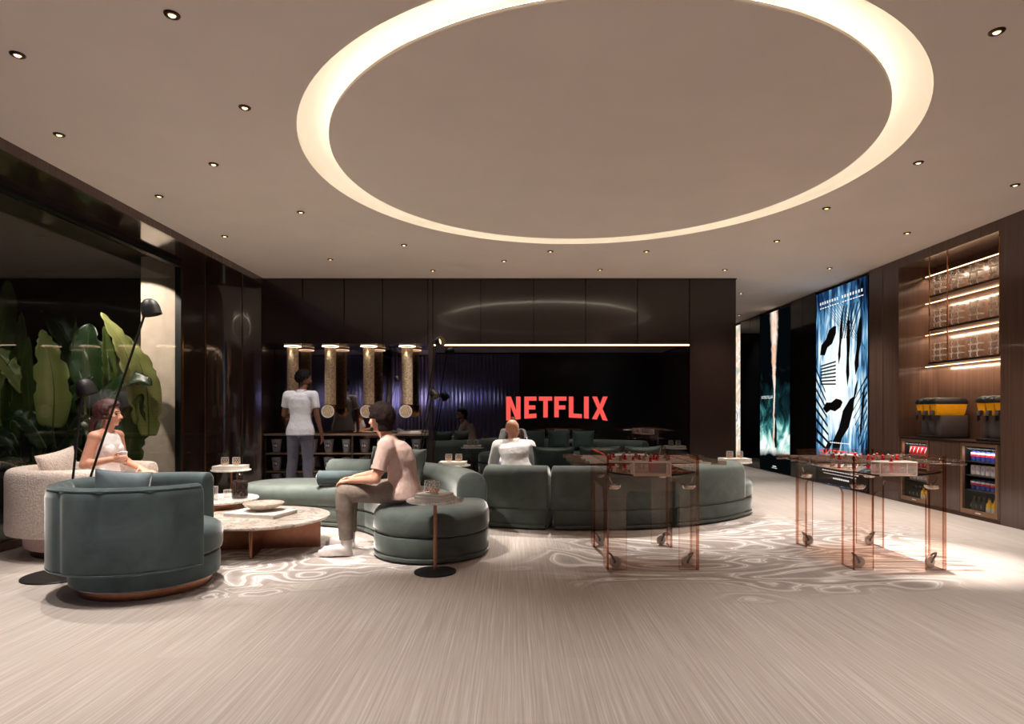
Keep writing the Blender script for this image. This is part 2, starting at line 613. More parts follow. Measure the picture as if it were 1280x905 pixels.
def pad(path, hw, levels, k0='round', k1='round', nc=12, groove=None, ext=0.05, bb=None):
    """upholstered block: plan = a path with half-width hw and shaped ends; levels = [(inset, z), ...] bottom to top"""
    b = bb or B()
    n = len(path)
    tang = [(path[min(i + 1, n - 1)] - path[max(i - 1, 0)]).normalized() for i in range(n)]
    loops = []
    for d, z in levels:
        w = max(hw - d, 0.002)
        lp = []
        ws = [w * (1 - (groove(i / (n - 1)) if groove else 0)) for i in range(n)]

        def capend(p, t, kind, flip):
            s = V((-t.y, t.x, 0))
            out = []
            for j in range(1, nc):
                a = PI * j / nc
                c_, s_ = math.cos(a), math.sin(a)
                if kind == 'round':
                    lx, ly = w * c_, w * s_
                else:
                    q = 0.28
                    lx = w * math.copysign(abs(c_) ** q, c_)
                    ly = max(ext - 0.25 * d, 0.0) * abs(s_) ** q
                out.append(p + s * (lx if not flip else -lx) + t * (ly if not flip else -ly))
            return out
        for i in range(n):
            t = tang[i]
            lp.append(path[i] + V((-t.y, t.x, 0)) * ws[i])
        lp += capend(path[-1], tang[-1], k1, False)
        for i in reversed(range(n)):
            t = tang[i]
            lp.append(path[i] - V((-t.y, t.x, 0)) * ws[i])
        lp += capend(path[0], tang[0], k0, True)
        loops.append([(p.x, p.y, z) for p in lp])
    b.loops(loops, True, False, False)
    m = len(loops[0])
    o = len(b.v) - m * len(loops)
    for base in (o, o + m * (len(loops) - 1)):
        # left i = base+i ; right i = base + n + (nc-1) + (n-1-i)
        for i in range(n - 1):
            b.f.append((base + i, base + i + 1, base + n + nc - 1 + (n - 2 - i), base + n + nc - 1 + (n - 1 - i))); b.m.append(0)
        b.f.append(tuple(base + n - 1 + j for j in range(nc + 1))); b.m.append(0)
        e = [base + 2 * n + nc - 2 + j for j in range(nc)] + [base]
        b.f.append(tuple(e)); b.m.append(0)
    return b


def cushion(w, h, t, n=14):
    """loose pillow standing in the XZ plane, centre at the origin, pinched corners"""
    b = B()
    for sgn in (-1, 1):
        vs, fs = [], []
        for i in range(n + 1):
            for j in range(n + 1):
                u, q = 2 * i / n - 1, 2 * j / n - 1
                k = ((1 - abs(u) ** 3.2) * (1 - abs(q) ** 3.2)) ** 0.55
                px = u * w / 2 * (1 - 0.07 * (1 - q * q))
                pz = q * h / 2 * (1 - 0.07 * (1 - u * u))
                vs.append((px, sgn * (t / 2 * k + 0.004), pz))
        for i in range(n):
            for j in range(n):
                a = i * (n + 1) + j
                fs.append((a, a + 1, a + n + 2, a + n + 1))
        b.add(vs, fs)
    # close the seam
    m = (n + 1) ** 2
    edge = [i * (n + 1) for i in range(n)] + [n * (n + 1) + j for j in range(n)] + [i * (n + 1) + n for i in range(n, 0, -1)] + [j for j in range(n, 0, -1)]
    for i in range(len(edge)):
        a, c = edge[i], edge[(i + 1) % len(edge)]
        b.f.append((a, c, c + m, a + m)); b.m.append(0)
    pts = [V(b.v[i]) * 1.0 for i in edge]
    return b, [(p.x, 0, p.z) for p in pts]


def text_prims(b, txt, size, place, depth=0.0, mi=0):
    """append flat lettering; place(u, v) -> point"""
    cu = bpy.data.curves.new('t', 'FONT')
    cu.body = txt
    cu.size = size
    cu.resolution_u = 3
    ob = bpy.data.objects.new('t', cu)
    COL.objects.link(ob)
    bpy.context.view_layer.update()
    me = ob.evaluated_get(bpy.context.evaluated_depsgraph_get()).to_mesh()
    xs = [v.co.x for v in me.vertices]
    x0, x1 = min(xs), max(xs)
    b.add([place(v.co.x - x0, v.co.y) for v in me.vertices], [tuple(p.vertices) for p in me.polygons], mi)
    bpy.data.objects.remove(ob)
    bpy.data.curves.remove(cu)
    return x1 - x0
# ================================================================== THE ROOM
RC = (0.685, 5.154)          # centre of the ceiling ring
RO, RI = 2.352, 2.13

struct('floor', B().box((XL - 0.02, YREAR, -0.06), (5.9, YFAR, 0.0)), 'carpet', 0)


def ceiling():
    b = B()
    n = 128
    x0, x1, y0, y1 = -3.82, 5.9, YREAR, YFAR
    inner, outer = [], []
    for i in range(n):
        a = 2 * PI * i / n
        c, s = math.cos(a), math.sin(a)
        inner.append((RC[0] + RO * c, RC[1] + RO * s, CEIL))
        t = min(((x1 if c > 0 else x0) - RC[0]) / c if abs(c) > 1e-9 else 1e9, ((y1 if s > 0 else y0) - RC[1]) / s if abs(s) > 1e-9 else 1e9)
        outer.append((RC[0] + t * c, RC[1] + t * s, CEIL))
    for cx, cy in ((x0, y0), (x1, y0), (x1, y1), (x0, y1)):      # put the rectangle's corners on the nearest outer points
        k = min(range(n), key=lambda i: (outer[i][0] - cx) ** 2 + (outer[i][1] - cy) ** 2)
        outer[k] = (cx, cy, CEIL)
    up = [(p[0], p[1], CEIL + 0.2) for p in outer]
    b.loops([inner, outer, up], True, False, True)
    c = struct('ceiling', b, 'ceiling_paint', 20)
    g = B()
    g.lathe([(RO, CEIL - 0.0005), (RO, CEIL + 0.035), (RO - 0.02, CEIL + 0.075), (RO - 0.07, CEIL + 0.115), (RO - 0.15, CEIL + 0.135), (RI - 0.25, CEIL + 0.14), (RI - 0.25, CEIL + 0.16), (RO + 0.02, CEIL + 0.16), (RO + 0.02, CEIL + 0.0)], (*RC, 0), 128, False, False)
    o = g.build('cove_recess', 'cove_paint', c, 60)
    d = B()
    d.lathe([(0.001, CEIL), (RI - 0.004, CEIL), (RI, CEIL + 0.004), (RI, CEIL + 0.02), (RI - 0.02, CEIL + 0.026), (0.001, CEIL + 0.026)], (*RC, 0), 128)
    d.build('ring_panel', 'ceiling_paint', c, 40)
    s = B()
    s.lathe([(RI - 0.045, CEIL + 0.03), (RI - 0.035, CEIL + 0.03), (RI - 0.035, CEIL + 0.05), (RI - 0.045, CEIL + 0.05), (RI - 0.045, CEIL + 0.03)], (*RC, 0), 128, False, False)
    s.build('cove_light', 'cove_led', c, 0)


ceiling()

# ---- dropped soffit over the glass
struct('trim_1', B().box((-4.62, YREAR, 3.18), (-3.86, 9.46, 3.32)), 'dark_gloss', 0)
struct('trim_2', B().box((-3.86, YREAR, 3.165), (-3.82, 9.46, 3.27)), 'bar_wood', 0)

# ---- back wall: seamed dark panels above the popcorn niche and the black glass
bx = [-3.847, -3.22, -2.58, -1.99, -1.292, -1.217, -0.479, 0.332, 1.131, 1.93, 2.729, 3.442]
b = B()
b.box((-3.87, 9.475, 2.25), (3.442, 9.95, 3.4))
for i in range(len(bx) - 1):
    g = 0.006
    z0 = 2.25
    if i in (4, 10):
        z0 = 0.0
    b.box((bx[i] + g, YB + 0.0, z0), (bx[i + 1] - (0 if i == 10 else g), 9.474, 3.238), 0.003, 1)
b.box((-1.285, 9.475, 0), (-1.217, 9.95, 2.25))
b.box((-1.217, 9.53, 0), (3.442, 9.95, 2.25))
b.box((-3.87, 9.93, 0), (-1.285, 9.97, 2.25))
b.box((-3.87, 9.44, 0), (-3.835, 9.93, 2.25))
b.box((3.30, 9.95, 0), (3.442, YFAR, 3.4))
struct('wall_back', b, 'dark_wood', 20)
struct('trim_3', B().box((-3.85, 9.425, 3.238), (3.45, 9.474, 3.2525)), 'dark_gloss', 0)

# ---- left wall beyond the glass: glossy panels curving into the corner
wl = [(-4.40, 8.2), (-4.40, 8.5), (-4.39, 8.78), (-4.34, 9.02), (-4.24, 9.2), (-4.1, 9.33), (-3.95, 9.41), (-3.85, 9.435)]
b = B()
loops = []
for x, y in wl:
    loops.append([(x, y, 0), (x, y, 3.18), (x - 0.12, y + 0.1, 3.18), (x - 0.12, y + 0.1, 0)])
b.loops(loops, True, True, True)
struct('wall_left', b, 'dark_gloss', 40)
b = B()
for i in (2, 5):
    x, y = wl[i]
    b.box((x + 0.0, y - 0.006, 0), (x + 0.012, y + 0.006, 3.18))
struct('trim_4', b, 'bronze', 0)

# ---- the glass wall on the left
w = struct('window_1', B().box((-4.46, YREAR, 3.12), (-4.38, 8.2, 3.18)).box((-4.46, 8.13, 0.0), (-4.38, 8.2, 3.12)), 'matte_black', 0)
B().box((-4.385, 8.145, 0.0), (-4.372, 8.185, 3.18)).build('window_frame', 'gold_metal', w, 0)
B().box((-4.425, YREAR, 0.075), (-4.41, 8.13, 3.12)).build('window_pane', 'window_glass', w, 0)
B().box((-4.48, YREAR, 0.0), (-4.37, 8.13, 0.075), 0.006, 1).build('window_sill', 'shelf_wood', w, 0)

# ---- the planted terrace beyond the glass
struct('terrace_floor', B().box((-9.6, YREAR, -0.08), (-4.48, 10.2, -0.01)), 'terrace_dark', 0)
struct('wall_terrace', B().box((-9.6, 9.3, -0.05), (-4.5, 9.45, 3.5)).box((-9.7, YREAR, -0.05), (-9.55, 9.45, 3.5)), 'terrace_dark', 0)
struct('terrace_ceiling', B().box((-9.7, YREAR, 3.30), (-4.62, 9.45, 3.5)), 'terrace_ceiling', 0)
struct('column_terrace', B().box((-5.02, 8.3, -0.02), (-4.53, 8.9, 3.3), 0.01, 1), 'stone_beige', 0)

# ---- right wall
b = B()
b.box((XR, YREAR, 0), (5.9, 6.53, 3.35))
b.box((XR, 6.53, 3.13), (5.9, 8.25, 3.35))
b.box((5.70, 6.53, 0), (5.9, 8.25, 3.13))
b.box((XR, 8.25, 0), (5.9, 8.59, 3.35), 0.004, 1)
b.box((XR, 8.60, 0), (5.9, 8.93, 3.35), 0.004, 1)
b.box((5.26, 8.93, 0), (5.9, YFAR, 3.35))
struct('wall_right', b, 'bar_wood', 0)
b = B()
for y0, y1 in ((10.50, 10.97), (10.98, 11.44), (12.87, 13.4), (13.41, 13.93), (15.3, 15.98)):
    b.box((XR, y0, 0), (5.26, y1, 3.25), 0.003, 1)
struct('trim_5', b, 'black_gloss', 0)
struct('wall_end', B().box((3.3, YFAR, 0), (5.9, YFAR + 0.1, 3.4)), 'black_gloss', 0)

# ---- the wall behind the camera, its fluted metal half shows in the black glass
struct('wall_rear', B().box((-4.7, YREAR - 0.1, 0), (5.9, YREAR, 3.4)), 'dark_wood', 0)
b = B()
pts = []
nfl = 35
for i in range(nfl * 6 + 1):
    t = i / (nfl * 6)
    pts.append((-4.35 + 4.6 * t, YREAR + 0.03 + 0.05 * abs(math.sin(PI * t * nfl))))
b.loops([[(x, y, 0.02) for x, y in pts], [(x, y, 3.2) for x, y in pts]], False, False, False)
struct('wall_rear_fluted', b, 'fluted_metal', 30)

# ================================================================== CEILING DOWNLIGHTS
SPOT = 185


def spot(loc, w=SPOT, ang=74, blend=0.75, col=(1, 0.90, 0.82), aim=None, size=0.03, name='downlight_lamp'):
    l = bpy.data.lights.new(name, 'SPOT')
    l.energy = w
    l.spot_size = R(ang)
    l.spot_blend = blend
    l.color = col
    l.shadow_soft_size = size
    o = bpy.data.objects.new(name, l)
    COL.objects.link(o)
    o.location = loc
    if aim is not None:
        d = V(aim) - V(loc)
        o.rotation_euler = d.to_track_quat('-Z', 'Y').to_euler()
    return o


DL = [
    (22, 68, 'nearest the glass at the picture edge', 1), (215, 18, 'closest to the camera, between glass wall and light ring', 1), (74, 168, 'above the glass wall, second from the picture edge', 1),
    (306, 134, 'just off the window-side rim of the light ring', 1), (267, 205, 'between the glass wall and the light ring, third back', 1.6), (199, 245, 'tight along the glass wall, before the column', 1),
    (281, 295, 'last along the glass wall, before the curved corner', 1.0), (376, 265, 'off the rim of the light ring, towards the popcorn niche', 1.8), (413, 324, 'directly in front of the popcorn niche', 1),
    (505, 306, 'behind the light ring, above the popcorn end of the sofas', 1.5), (541, 338, 'close to the back wall where niche meets black glass', 1), (630, 326, 'behind the ring, above the bald man', 1),
    (688, 314, 'right behind the farthest point of the light ring', 1.3), (750, 337, 'close to the back wall, above the red letters end', 1), (808, 314, 'behind the ring, above the nearer football table', 1),
    (906, 337, 'close to the free corner of the back wall', 1), (971, 301, 'in front of the two poster boxes, nearer the ring', 1), (1033, 260, 'between light ring and the tall blue poster', 1.2),
    (1037, 335, 'above the foot of the dark rocket-glow poster', 1), (1148, 203, 'off the bar-side rim of the light ring', 5.0), (1134, 291, 'above the gap between blue poster and bar', 1),
    (1246, 39, 'closest to the camera on the bar side', 1), (1269, 231, 'hard by the bar wall, above the shelves', 1),
    (912, 349, 'round the corner, in the passage', 0.6), (1008, 371, '', 0), (924, 394, 'deepest in the passage', 0.6)]
first = None
for px, py, wh, k in DL:
    if not wh:
        continue
    Y = (CEIL - CAMZ) * FPX / (515 - py)
    X = fx(px, Y)
    lab = 'small dark recessed ceiling downlight ' + wh
    if px == 912:
        X, Y = 3.95, 10.6
    if first is None:
        t = thing('ceiling_downlight', lab, 'downlight', (X, Y, CEIL), 0, 'recessed ceiling downlights')
        t.scale = (0.86, 0.86, 0.86)
        B().lathe([(0.022, -0.0005), (0.046, -0.0005), (0.046, -0.004), (0.042, -0.010), (0.030, -0.014), (0.022, -0.008), (0.022, -0.0005)], n=24, cap0=False, cap1=False).build('trim_ring', 'dark_bronze', t)
        B().lathe([(0.022, -0.004), (0.020, -0.010), (0.014, -0.0145), (0.005, -0.016), (0.0005, -0.016)], n=20, cap0=True).build('lens', 'lamp_glow', t)
        first = t
    else:
        dup(first, (X, Y, CEIL), 0, lab)
    ex = {(376, 265): (8, 36, (-2.35, 6.7, 0.4)), (505, 306): (3.0, 48, (-0.9, 6.6, 0.5)), (306, 134): (3.6, 36, (-1.0, 5.4, 0.4)),
          (688, 314): (2.6, 52, (0.6, 6.6, 0.6)), (808, 314): (3.0, 50, (1.9, 6.9, 0.5)), (267, 205): (2.6, 60, (-2.4, 5.3, 0.3))}.get((px, py))
    if ex:       # adjustable heads turned to the seats
        spot((X, Y, CEIL - 0.03), SPOT * ex[0], ex[1], 0.8, aim=ex[2])
    else:
        spot((X, Y, CEIL - 0.03), SPOT * k, 74 if k < 3 else 34)
# added bare spots, no fixtures, carry the grid on out of view
for X, Y in ((-3.2, 2.6), (-1.6, 1.6), (0.6, 1.4), (2.6, 1.6), (4.5, 2.6), (-1.6, -0.4), (0.7, -0.4), (3.0, -0.4), (-0.6, 2.4), (1.8, 2.4)):
    spot((X, Y, CEIL - 0.03), SPOT * 0.5)
# ================================================================== BLACK GLASS VIDEO WALL
t = thing('video_wall', 'black glass video wall filling the back wall behind the curved sofas', 'video wall', (0.756, 9.50, 0))
B().box((-1.962, -0.02, 0.02), (1.970, 0.026, 2.215)).build('screen_glass', 'black_glass', t, 0)
B().box((-1.962, -0.055, 2.217), (1.972, 0.0, 2.249)).build('light_strip_housing', 'dark_bronze', t, 0)
B().box((-1.955, -0.068, 2.219), (1.966, -0.056, 2.236)).build('light_strip', 'strip_glow', t, 0)


def yb(x):
    return 557.5 + 12.5 * ((x - 512) / 185.0) ** 2


LET = [
    [(328, 482), (345, 482), (364, 531), (364, 482), (380, 482), (380, None), (363, None), (344, 517), (344, None), (328, None)],
    [(394, 482), (438, 482), (438, 497), (410, 497), (410, 514), (434, 514), (434, 529), (410, 529), (410, -16), (438, -16), (438, None), (394, None)],
    [(447, 482), (495, 482), (495, 497), (479, 497), (479, None), (463, None), (463, 497), (447, 497)],
    [(503, 482), (547, 482), (547, 497), (519, 497), (519, 514), (543, 514), (543, 529), (519, 529), (519, None), (503, None)],
    [(556, 482), (572, 482), (572, -15), (603, -15), (603, None), (556, None)],
    [(611, 482), (628, 482), (628, None), (611, None)],
    [(641, 482), (658, 482), (669, 511), (680, 482), (697, 482), (678, 526), (697, None), (679, None), (668.5, 541), (657, None), (640, None), (660, 526)]]
YL = 9.472
k = YL / FPX
sg = thing('wall_sign_logo', 'glowing red capital letters on the black glass video wall', 'logo sign', (0.69, YL, 1.25))
for poly in LET:
    b = B()
    pp = []
    for x, y in poly:
        y = yb(x) if y is None else (yb(x) + y if y < 0 else y)
        pp.append(((x / 2.909 + 520 - 640) * k - 0.69, CAMZ - (y / 2.909 + 330 - 515) * k - 1.25))
    b.prism(pp, lambda u, w: (u, -0.006, w), lambda u, w: (u, 0.006, w))
    b.build('letter', 'letter_red', sg, 0)

# ================================================================== POPCORN NICHE
mt = thing('wall_mirror', 'smoky mirror lining the back of the popcorn niche', 'mirror', (-2.56, 9.92, 0.9))
B().box((-1.26, -0.008, -0.03), (1.26, 0.006, 1.345)).build('mirror_glass', 'mirror_smoke', mt, 0)

su = thing('shelf_unit', 'low dark wood shelving counter along the bottom of the popcorn niche', 'shelving', (-2.56, 9.68, 0))
b = B()
b.box((-1.262, -0.2, 0.0), (1.262, 0.225, 0.03)).box((-1.262, 0.2, 0.03), (1.262, 0.225, 0.835))
for x in (-1.262, 0.08, 1.238):
    b.box((x, -0.19, 0.03), (x + 0.024, 0.2, 0.835))
b.build('carcass', 'dark_wood', su, 0)
B().box((-1.262, -0.225, 0.835), (1.262, 0.225, 0.862), 0.004, 1).build('counter_top', 'shelf_wood', su, 0)
for z in (0.545, 0.268):
    B().box((-1.237, -0.205, z), (0.08, 0.2, z + 0.02), 0.002, 1).build('shelf_board', 'shelf_wood', su, 0)
    B().box((0.105, -0.205, z), (1.237, 0.2, z + 0.02), 0.002, 1).build('shelf_board', 'shelf_wood', su, 0)

# tubes of popcorn: glass pipe, spout elbow towards the room, lit collar
pd0 = None
for i, px in enumerate((366, 413, 461, 509)):
    Y = 9.60
    loc = (fx(px, Y), Y, 0)
    lab = 'popcorn-filled glass tube dispenser, ' + ('beside the glossy corner, behind the standing man', 'at the standing man\'s raised elbow side, second from corner', 'third from the corner, behind the seated man\'s head', 'nearest the black glass video wall')[i]
    if pd0 is None:
        t = pd0 = thing('popcorn_dispenser', lab, 'dispenser', loc, 0, 'popcorn tubes in the niche')
        zt = 2.25
        B().lathe([(0.0905, 1.30), (0.0905, zt - 0.03)], n=32, cap0=False, cap1=False).build('tube', 'glass_clear', t)
        B().lathe([(0.086, 1.26), (0.086, zt - 0.05)], n=32).build('popcorn_fill', 'popcorn', t)
        B().lathe([(0.125, zt - 0.026), (0.125, zt - 0.003), (0.0, zt - 0.003)], n=36, cap0=True, cap1=False).build('mount_collar', 'white_plastic', t)
        B().lathe([(0.118, zt - 0.030), (0.128, zt - 0.030), (0.128, zt - 0.020), (0.118, zt - 0.020), (0.118, zt - 0.030)], n=36, cap0=False, cap1=False).build('light_collar', 'strip_glow', t)
        el = [V((0, 0, 1.31)), V((0, -0.004, 1.27)), V((0, -0.022, 1.235)), V((0, -0.055, 1.215)), V((0, -0.10, 1.21)), V((0, -0.135, 1.21))]
        sp = B().tube(el, 0.094, 28, True).build('spout', 'gold_metal', t, 50)
        B().lathe([(0.088, 0.0), (0.088, 0.006), (0.07, 0.009), (0.0, 0.01)], mat=Matrix.Translation((0, -0.135, 1.21)) @ Matrix.Rotation(R(90), 4, 'X'), n=28).build('spout_cap', 'popcorn', sp)
        B().lathe([(0.086, 0.0), (0.1, 0.0), (0.1, 0.012), (0.086, 0.012), (0.086, 0.0)], mat=Matrix.Translation((0, -0.132, 1.21)) @ Matrix.Rotation(R(90), 4, 'X'), n=28, cap0=False, cap1=False).build('spout_rim', 'white_plastic', sp)
        spot((loc[0], Y - 0.12, zt - 0.06), 4.0, 70, 0.8, (1, 0.85, 0.66), (loc[0], Y - 0.1, 0.8), 0.02, 'dispenser_lamp')
    else:
        dup(pd0, loc, 0, lab)
        spot((loc[0], Y - 0.12, zt - 0.06), 4.0, 70, 0.8, (1, 0.85, 0.66), (loc[0], Y - 0.1, 0.8), 0.02, 'dispenser_lamp')

# paper popcorn cups with a round emblem
cup0 = None


def cup(loc, lab):
    global cup0
    if cup0 is None:
        t = cup0 = thing('popcorn_cup', lab, 'cup', loc, 0, 'paper popcorn cups on the niche shelves')
        B().lathe([(0.0, 0.0), (0.052, 0.0), (0.054, 0.003), (0.078, 0.205), (0.075, 0.205), (0.051, 0.006), (0.0, 0.006)], n=28, cap0=False, cap1=False).build('cup_body', 'cup_paper', t)
        B().lathe([(0.0775, 0.2), (0.082, 0.204), (0.0815, 0.211), (0.077, 0.211), (0.0775, 0.2)], n=28, cap0=False, cap1=False).build('rim', 'cup_paper', t)

        def onc(u, v, off):
            z = 0.115 + v
            r = 0.054 + (0.078 - 0.054) * (z - 0.003) / 0.202 + off
            a = -PI / 2 + u / r
            return (r * math.cos(a), r * math.sin(a), z)
        e = B()
        e.add([onc(0, 0, 0.001)] + [onc(0.041 * math.cos(2 * PI * i / 24), 0.041 * math.sin(2 * PI * i / 24), 0.001) for i in range(24)], [(0, 1 + i, 1 + (i + 1) % 24) for i in range(24)], 0)
        for pl in ([(-0.028, 0.012), (-0.006, 0.012), (-0.006, 0.004), (-0.013, 0.004), (-0.013, -0.018), (-0.021, -0.018), (-0.021, 0.004), (-0.028, 0.004)],
                   [(0.0, 0.012), (0.016, 0.012), (0.026, 0.003), (0.026, -0.009), (0.016, -0.018), (0.0, -0.018), (0.0, -0.010), (0.013, -0.010), (0.018, -0.004), (0.013, 0.004), (0.0, 0.004)],
                   [(-0.02, 0.022), (0.02, 0.022), (0.014, 0.029), (-0.014, 0.029)], [(-0.016, -0.03), (0.016, -0.03), (0.02, -0.025), (-0.02, -0.025)]):
            e.add([onc(u, v, 0.0018) for u, v in pl], [tuple(range(len(pl)))], 1)
        e.build('emblem', ['emblem_dark', 'emblem_white'], t, 0)
    else:
        dup(cup0, loc, 0, lab)


for row, (z, xs, nm) in enumerate(((0.566, (346, 368, 391, 411, 434, 456, 478, 500, 521), 'upper niche shelf'), (0.289, (346, 367, 389, 411, 434, 456, 478, 500), 'middle niche shelf'), (0.031, (346, 367, 389, 411, 434, 456), 'bottom niche shelf'))):
    for i, px in enumerate(xs):
        cup((fx(px, 9.57), 9.57, z), 'grey paper popcorn cup, %s from the glossy corner, on the %s' % (ORD[i], nm))

# books on the niche counter
b0 = tag(B().box((-1.78, 9.55, 0.864), (-1.42, 9.75, 0.882), 0.002, 1).build('book', 'book_white', None, 0), 'lower white book lying on the popcorn counter near the video wall', 'book', 'books on the popcorn counter')
b1 = tag(B().box((-1.74, 9.56, 0.883), (-1.45, 9.74, 0.9), 0.002, 1).build('book', 'book_white', None, 0), 'upper white book lying on the popcorn counter near the video wall', 'book', 'books on the popcorn counter')

# ================================================================== BAR NICHE ON THE RIGHT WALL
cb = thing('bar_cabinet', 'dark wood built-in bar counter housing the two drinks fridges', 'cabinet', (5.44, 7.39, 0))
B().box((-0.25, -0.269, 0.045), (0.25, 0.249, 0.845), 0.003, 1).build('cabinet_body', 'bar_wood', cb, 0)
B().box((-0.25, 0.816, 0.045), (0.25, 0.85, 0.845)).build('side_panel', 'bar_wood', cb, 0)
B().box((-0.25, -0.85, 0.045), (0.25, -0.828, 0.845)).build('side_panel', 'bar_wood', cb, 0)
B().box((-0.25, -0.85, 0.0), (0.25, 0.85, 0.043)).build('plinth', 'dark_bronze', cb, 0)
B().box((-0.255, -0.85, 0.846), (0.255, 0.85, 0.872), 0.003, 1).build('counter_top', 'dark_bronze', cb, 0)


def fridge(yc, lab):
    t = thing('drinks_fridge', lab, 'fridge', (5.44, yc, 0.046), 0, 'glass-door drinks fridges in the bar')
    w = 0.272
    b = B()
    b.box((0.22, -w, 0), (0.24, w, 0.798)).box((-0.22, -w, 0), (0.22, -w + 0.02, 0.798)).box((-0.22, w - 0.02, 0), (0.22, w, 0.798)).box((-0.22, -w, 0), (0.22, w, 0.02)).box((-0.22, -w, 0.778), (0.22, w, 0.798))
    b.build('body', 'matte_black', t, 0)
    d = B()
    d.box((-0.255, -w, 0.0), (-0.225, w, 0.05)).box((-0.255, -w, 0.765), (-0.225, w, 0.798)).box((-0.255, -w, 0.05), (-0.225, -w + 0.032, 0.765)).box((-0.255, w - 0.032, 0.05), (-0.225, w, 0.765))
    d = d.build('door_frame', 'fridge_frame', t, 0)
    B().box((-0.246, -w + 0.033, 0.051), (-0.238, w - 0.033, 0.764)).build('door_glass', 'fridge_glass', d, 0)
    B().box((-0.2575, -0.04, 0.018), (-0.2555, 0.04, 0.03)).build('badge', 'white_plastic', d, 0)
    B().box((-0.2, -w + 0.025, 0.768), (-0.18, w - 0.025, 0.776)).build('light', 'fridge_led', t, 0)
    for z in (0.26, 0.428, 0.585):
        B().box((-0.21, -w + 0.021, z), (0.21, w - 0.021, z + 0.008)).build('shelf', 'steel', t, 0)
    l = bpy.data.lights.new('fridge_lamp', 'AREA'); l.shape = 'RECTANGLE'; l.size = 0.1; l.size_y = 0.42; l.energy = 1.6; l.color = (1, 0.96, 0.9)
    o = bpy.data.objects.new('fridge_lamp', l); COL.objects.link(o); o.location = (5.215, yc, 0.80); o.rotation_euler = (0, R(-28), 0)
    return t


fridge(6.835, 'drinks fridge nearest the camera, blue and white cans inside')
fridge(7.922, 'drinks fridge half hidden by the football table, red cans inside')

CANP = [(0.0, 0.0), (0.024, 0.0), (0.031, 0.007), (0.0325, 0.012), (0.0325, 0.098), (0.0275, 0.11), (0.027, 0.115), (0.0255, 0.113), (0.0, 0.112)]


def make_can(mat, mark, lab, loc, grp):
    t = thing('drink_can', lab, 'can', loc, 0, grp)
    B().lathe(CANP, n=20, cap0=False, cap1=False).build('can_body', mat, t)
    B().lathe([(0.0272, 0.1145), (0.0282, 0.1145), (0.0282, 0.1175), (0.0272, 0.1175), (0.0, 0.1145)], n=20, cap0=False, cap1=False).build('lid', 'chrome', t)

    def onc(u, v, off=0.0008):
        r = 0.0325 + off
        a = PI + u / r
        return (r * math.cos(a), r * math.sin(a), 0.06 + v)
    e = B()
    if mark == 'disc':      # round mark: red above, blue below, white wave between
        n = 24
        cc = 0.006
        up, lo = [], []
        for i in range(n // 2 + 1):
            a = PI * i / (n // 2)
            up.append((0.021 * math.cos(a), cc + 0.021 * math.sin(a)))
            lo.append((0.021 * math.cos(-a), cc + 0.021 * math.sin(-a)))
        wav = [(0.021 - 0.042 * i / 8, cc + 0.005 * math.sin(2 * PI * i / 8)) for i in range(9)]
        e.add([onc(u, v + 0.003) for u, v in up + wav[::-1][1:-1]], [tuple(range(len(up) + 7))], 0)
        e.add([onc(u, v - 0.003) for u, v in lo + wav[::-1][1:-1]], [tuple(range(len(lo) + 7))], 1)
        e.build('mark', ['mark_red', 'mark_blue'], t, 0)
    elif mark == 'band':
        n = 16
        for z0, z1, mi in ((0.016, 0.038, 0), (-0.004, 0.014, 1)):
            e.add([onc(-0.04 + 0.08 * i / n, z0, 0.0006) for i in range(n + 1)] + [onc(-0.04 + 0.08 * i / n, z1 + (0.006 * math.sin(PI * i / n) if mi else 0), 0.0006) for i in range(n + 1)], [(i, i + 1, n + 2 + i, n + 1 + i) for i in range(n)], mi)
        e.build('mark', ['mark_white', 'mark_red'], t, 0)
    else:
        n = 10
        e.add([onc(-0.014 + 0.03 * i / n, -0.035 + 0.07 * i / n + 0.004 * math.sin(i * 1.4), 0.0006) for i in range(n + 1)] + [onc(-0.004 + 0.03 * i / n, -0.035 + 0.07 * i / n + 0.004 * math.sin(i * 1.4), 0.0006) for i in range(n + 1)], [(i, i + 1, n + 2 + i, n + 1 + i) for i in range(n)], 0)
        e.build('mark', ['mark_white'], t, 0)
    return t


def make_bottle(kind, lab, loc, grp):
    t = thing('drink_bottle', lab, 'bottle', loc, 0, grp)
    gm = 'bottle_green' if kind == 'dark' else 'bottle_yellow'
    B().lathe([(0.0, 0.0), (0.030, 0.0), (0.033, 0.004), (0.033, 0.095), (0.029, 0.115), (0.014, 0.138), (0.0125, 0.163), (0.0, 0.163)], n=20, cap0=False, cap1=False).build('bottle_body', gm, t)
    B().lathe([(0.0135, 0.158), (0.0142, 0.158), (0.0142, 0.176), (0.0, 0.177)], n=16, cap0=False, cap1=False).build('cap', 'bottle_green' if kind == 'dark' else 'stalk', t)

    def onc(u, v, off=0.0008):
        r = 0.033 + off
        a = PI + u / r
        return (r * math.cos(a), r * math.sin(a), v)
    e = B()
    if kind == 'dark':
        pl = [(-0.02, 0.07), (-0.008, 0.09), (0.01, 0.088), (0.026, 0.068), (0.01, 0.052), (-0.008, 0.05)]
        e.add([onc(u, v) for u, v in pl], [tuple(range(6))])
        e.build('label_patch', 'label_green', t, 0)
    else:
        n = 12
        e.add([onc(-0.045 + 0.09 * i / n, 0.012) for i in range(n + 1)] + [onc(-0.045 + 0.09 * i / n, 0.075) for i in range(n + 1)], [(i, i + 1, n + 2 + i, n + 1 + i) for i in range(n)])
        e.build('label_patch', 'label_cream', t, 0)
    return t


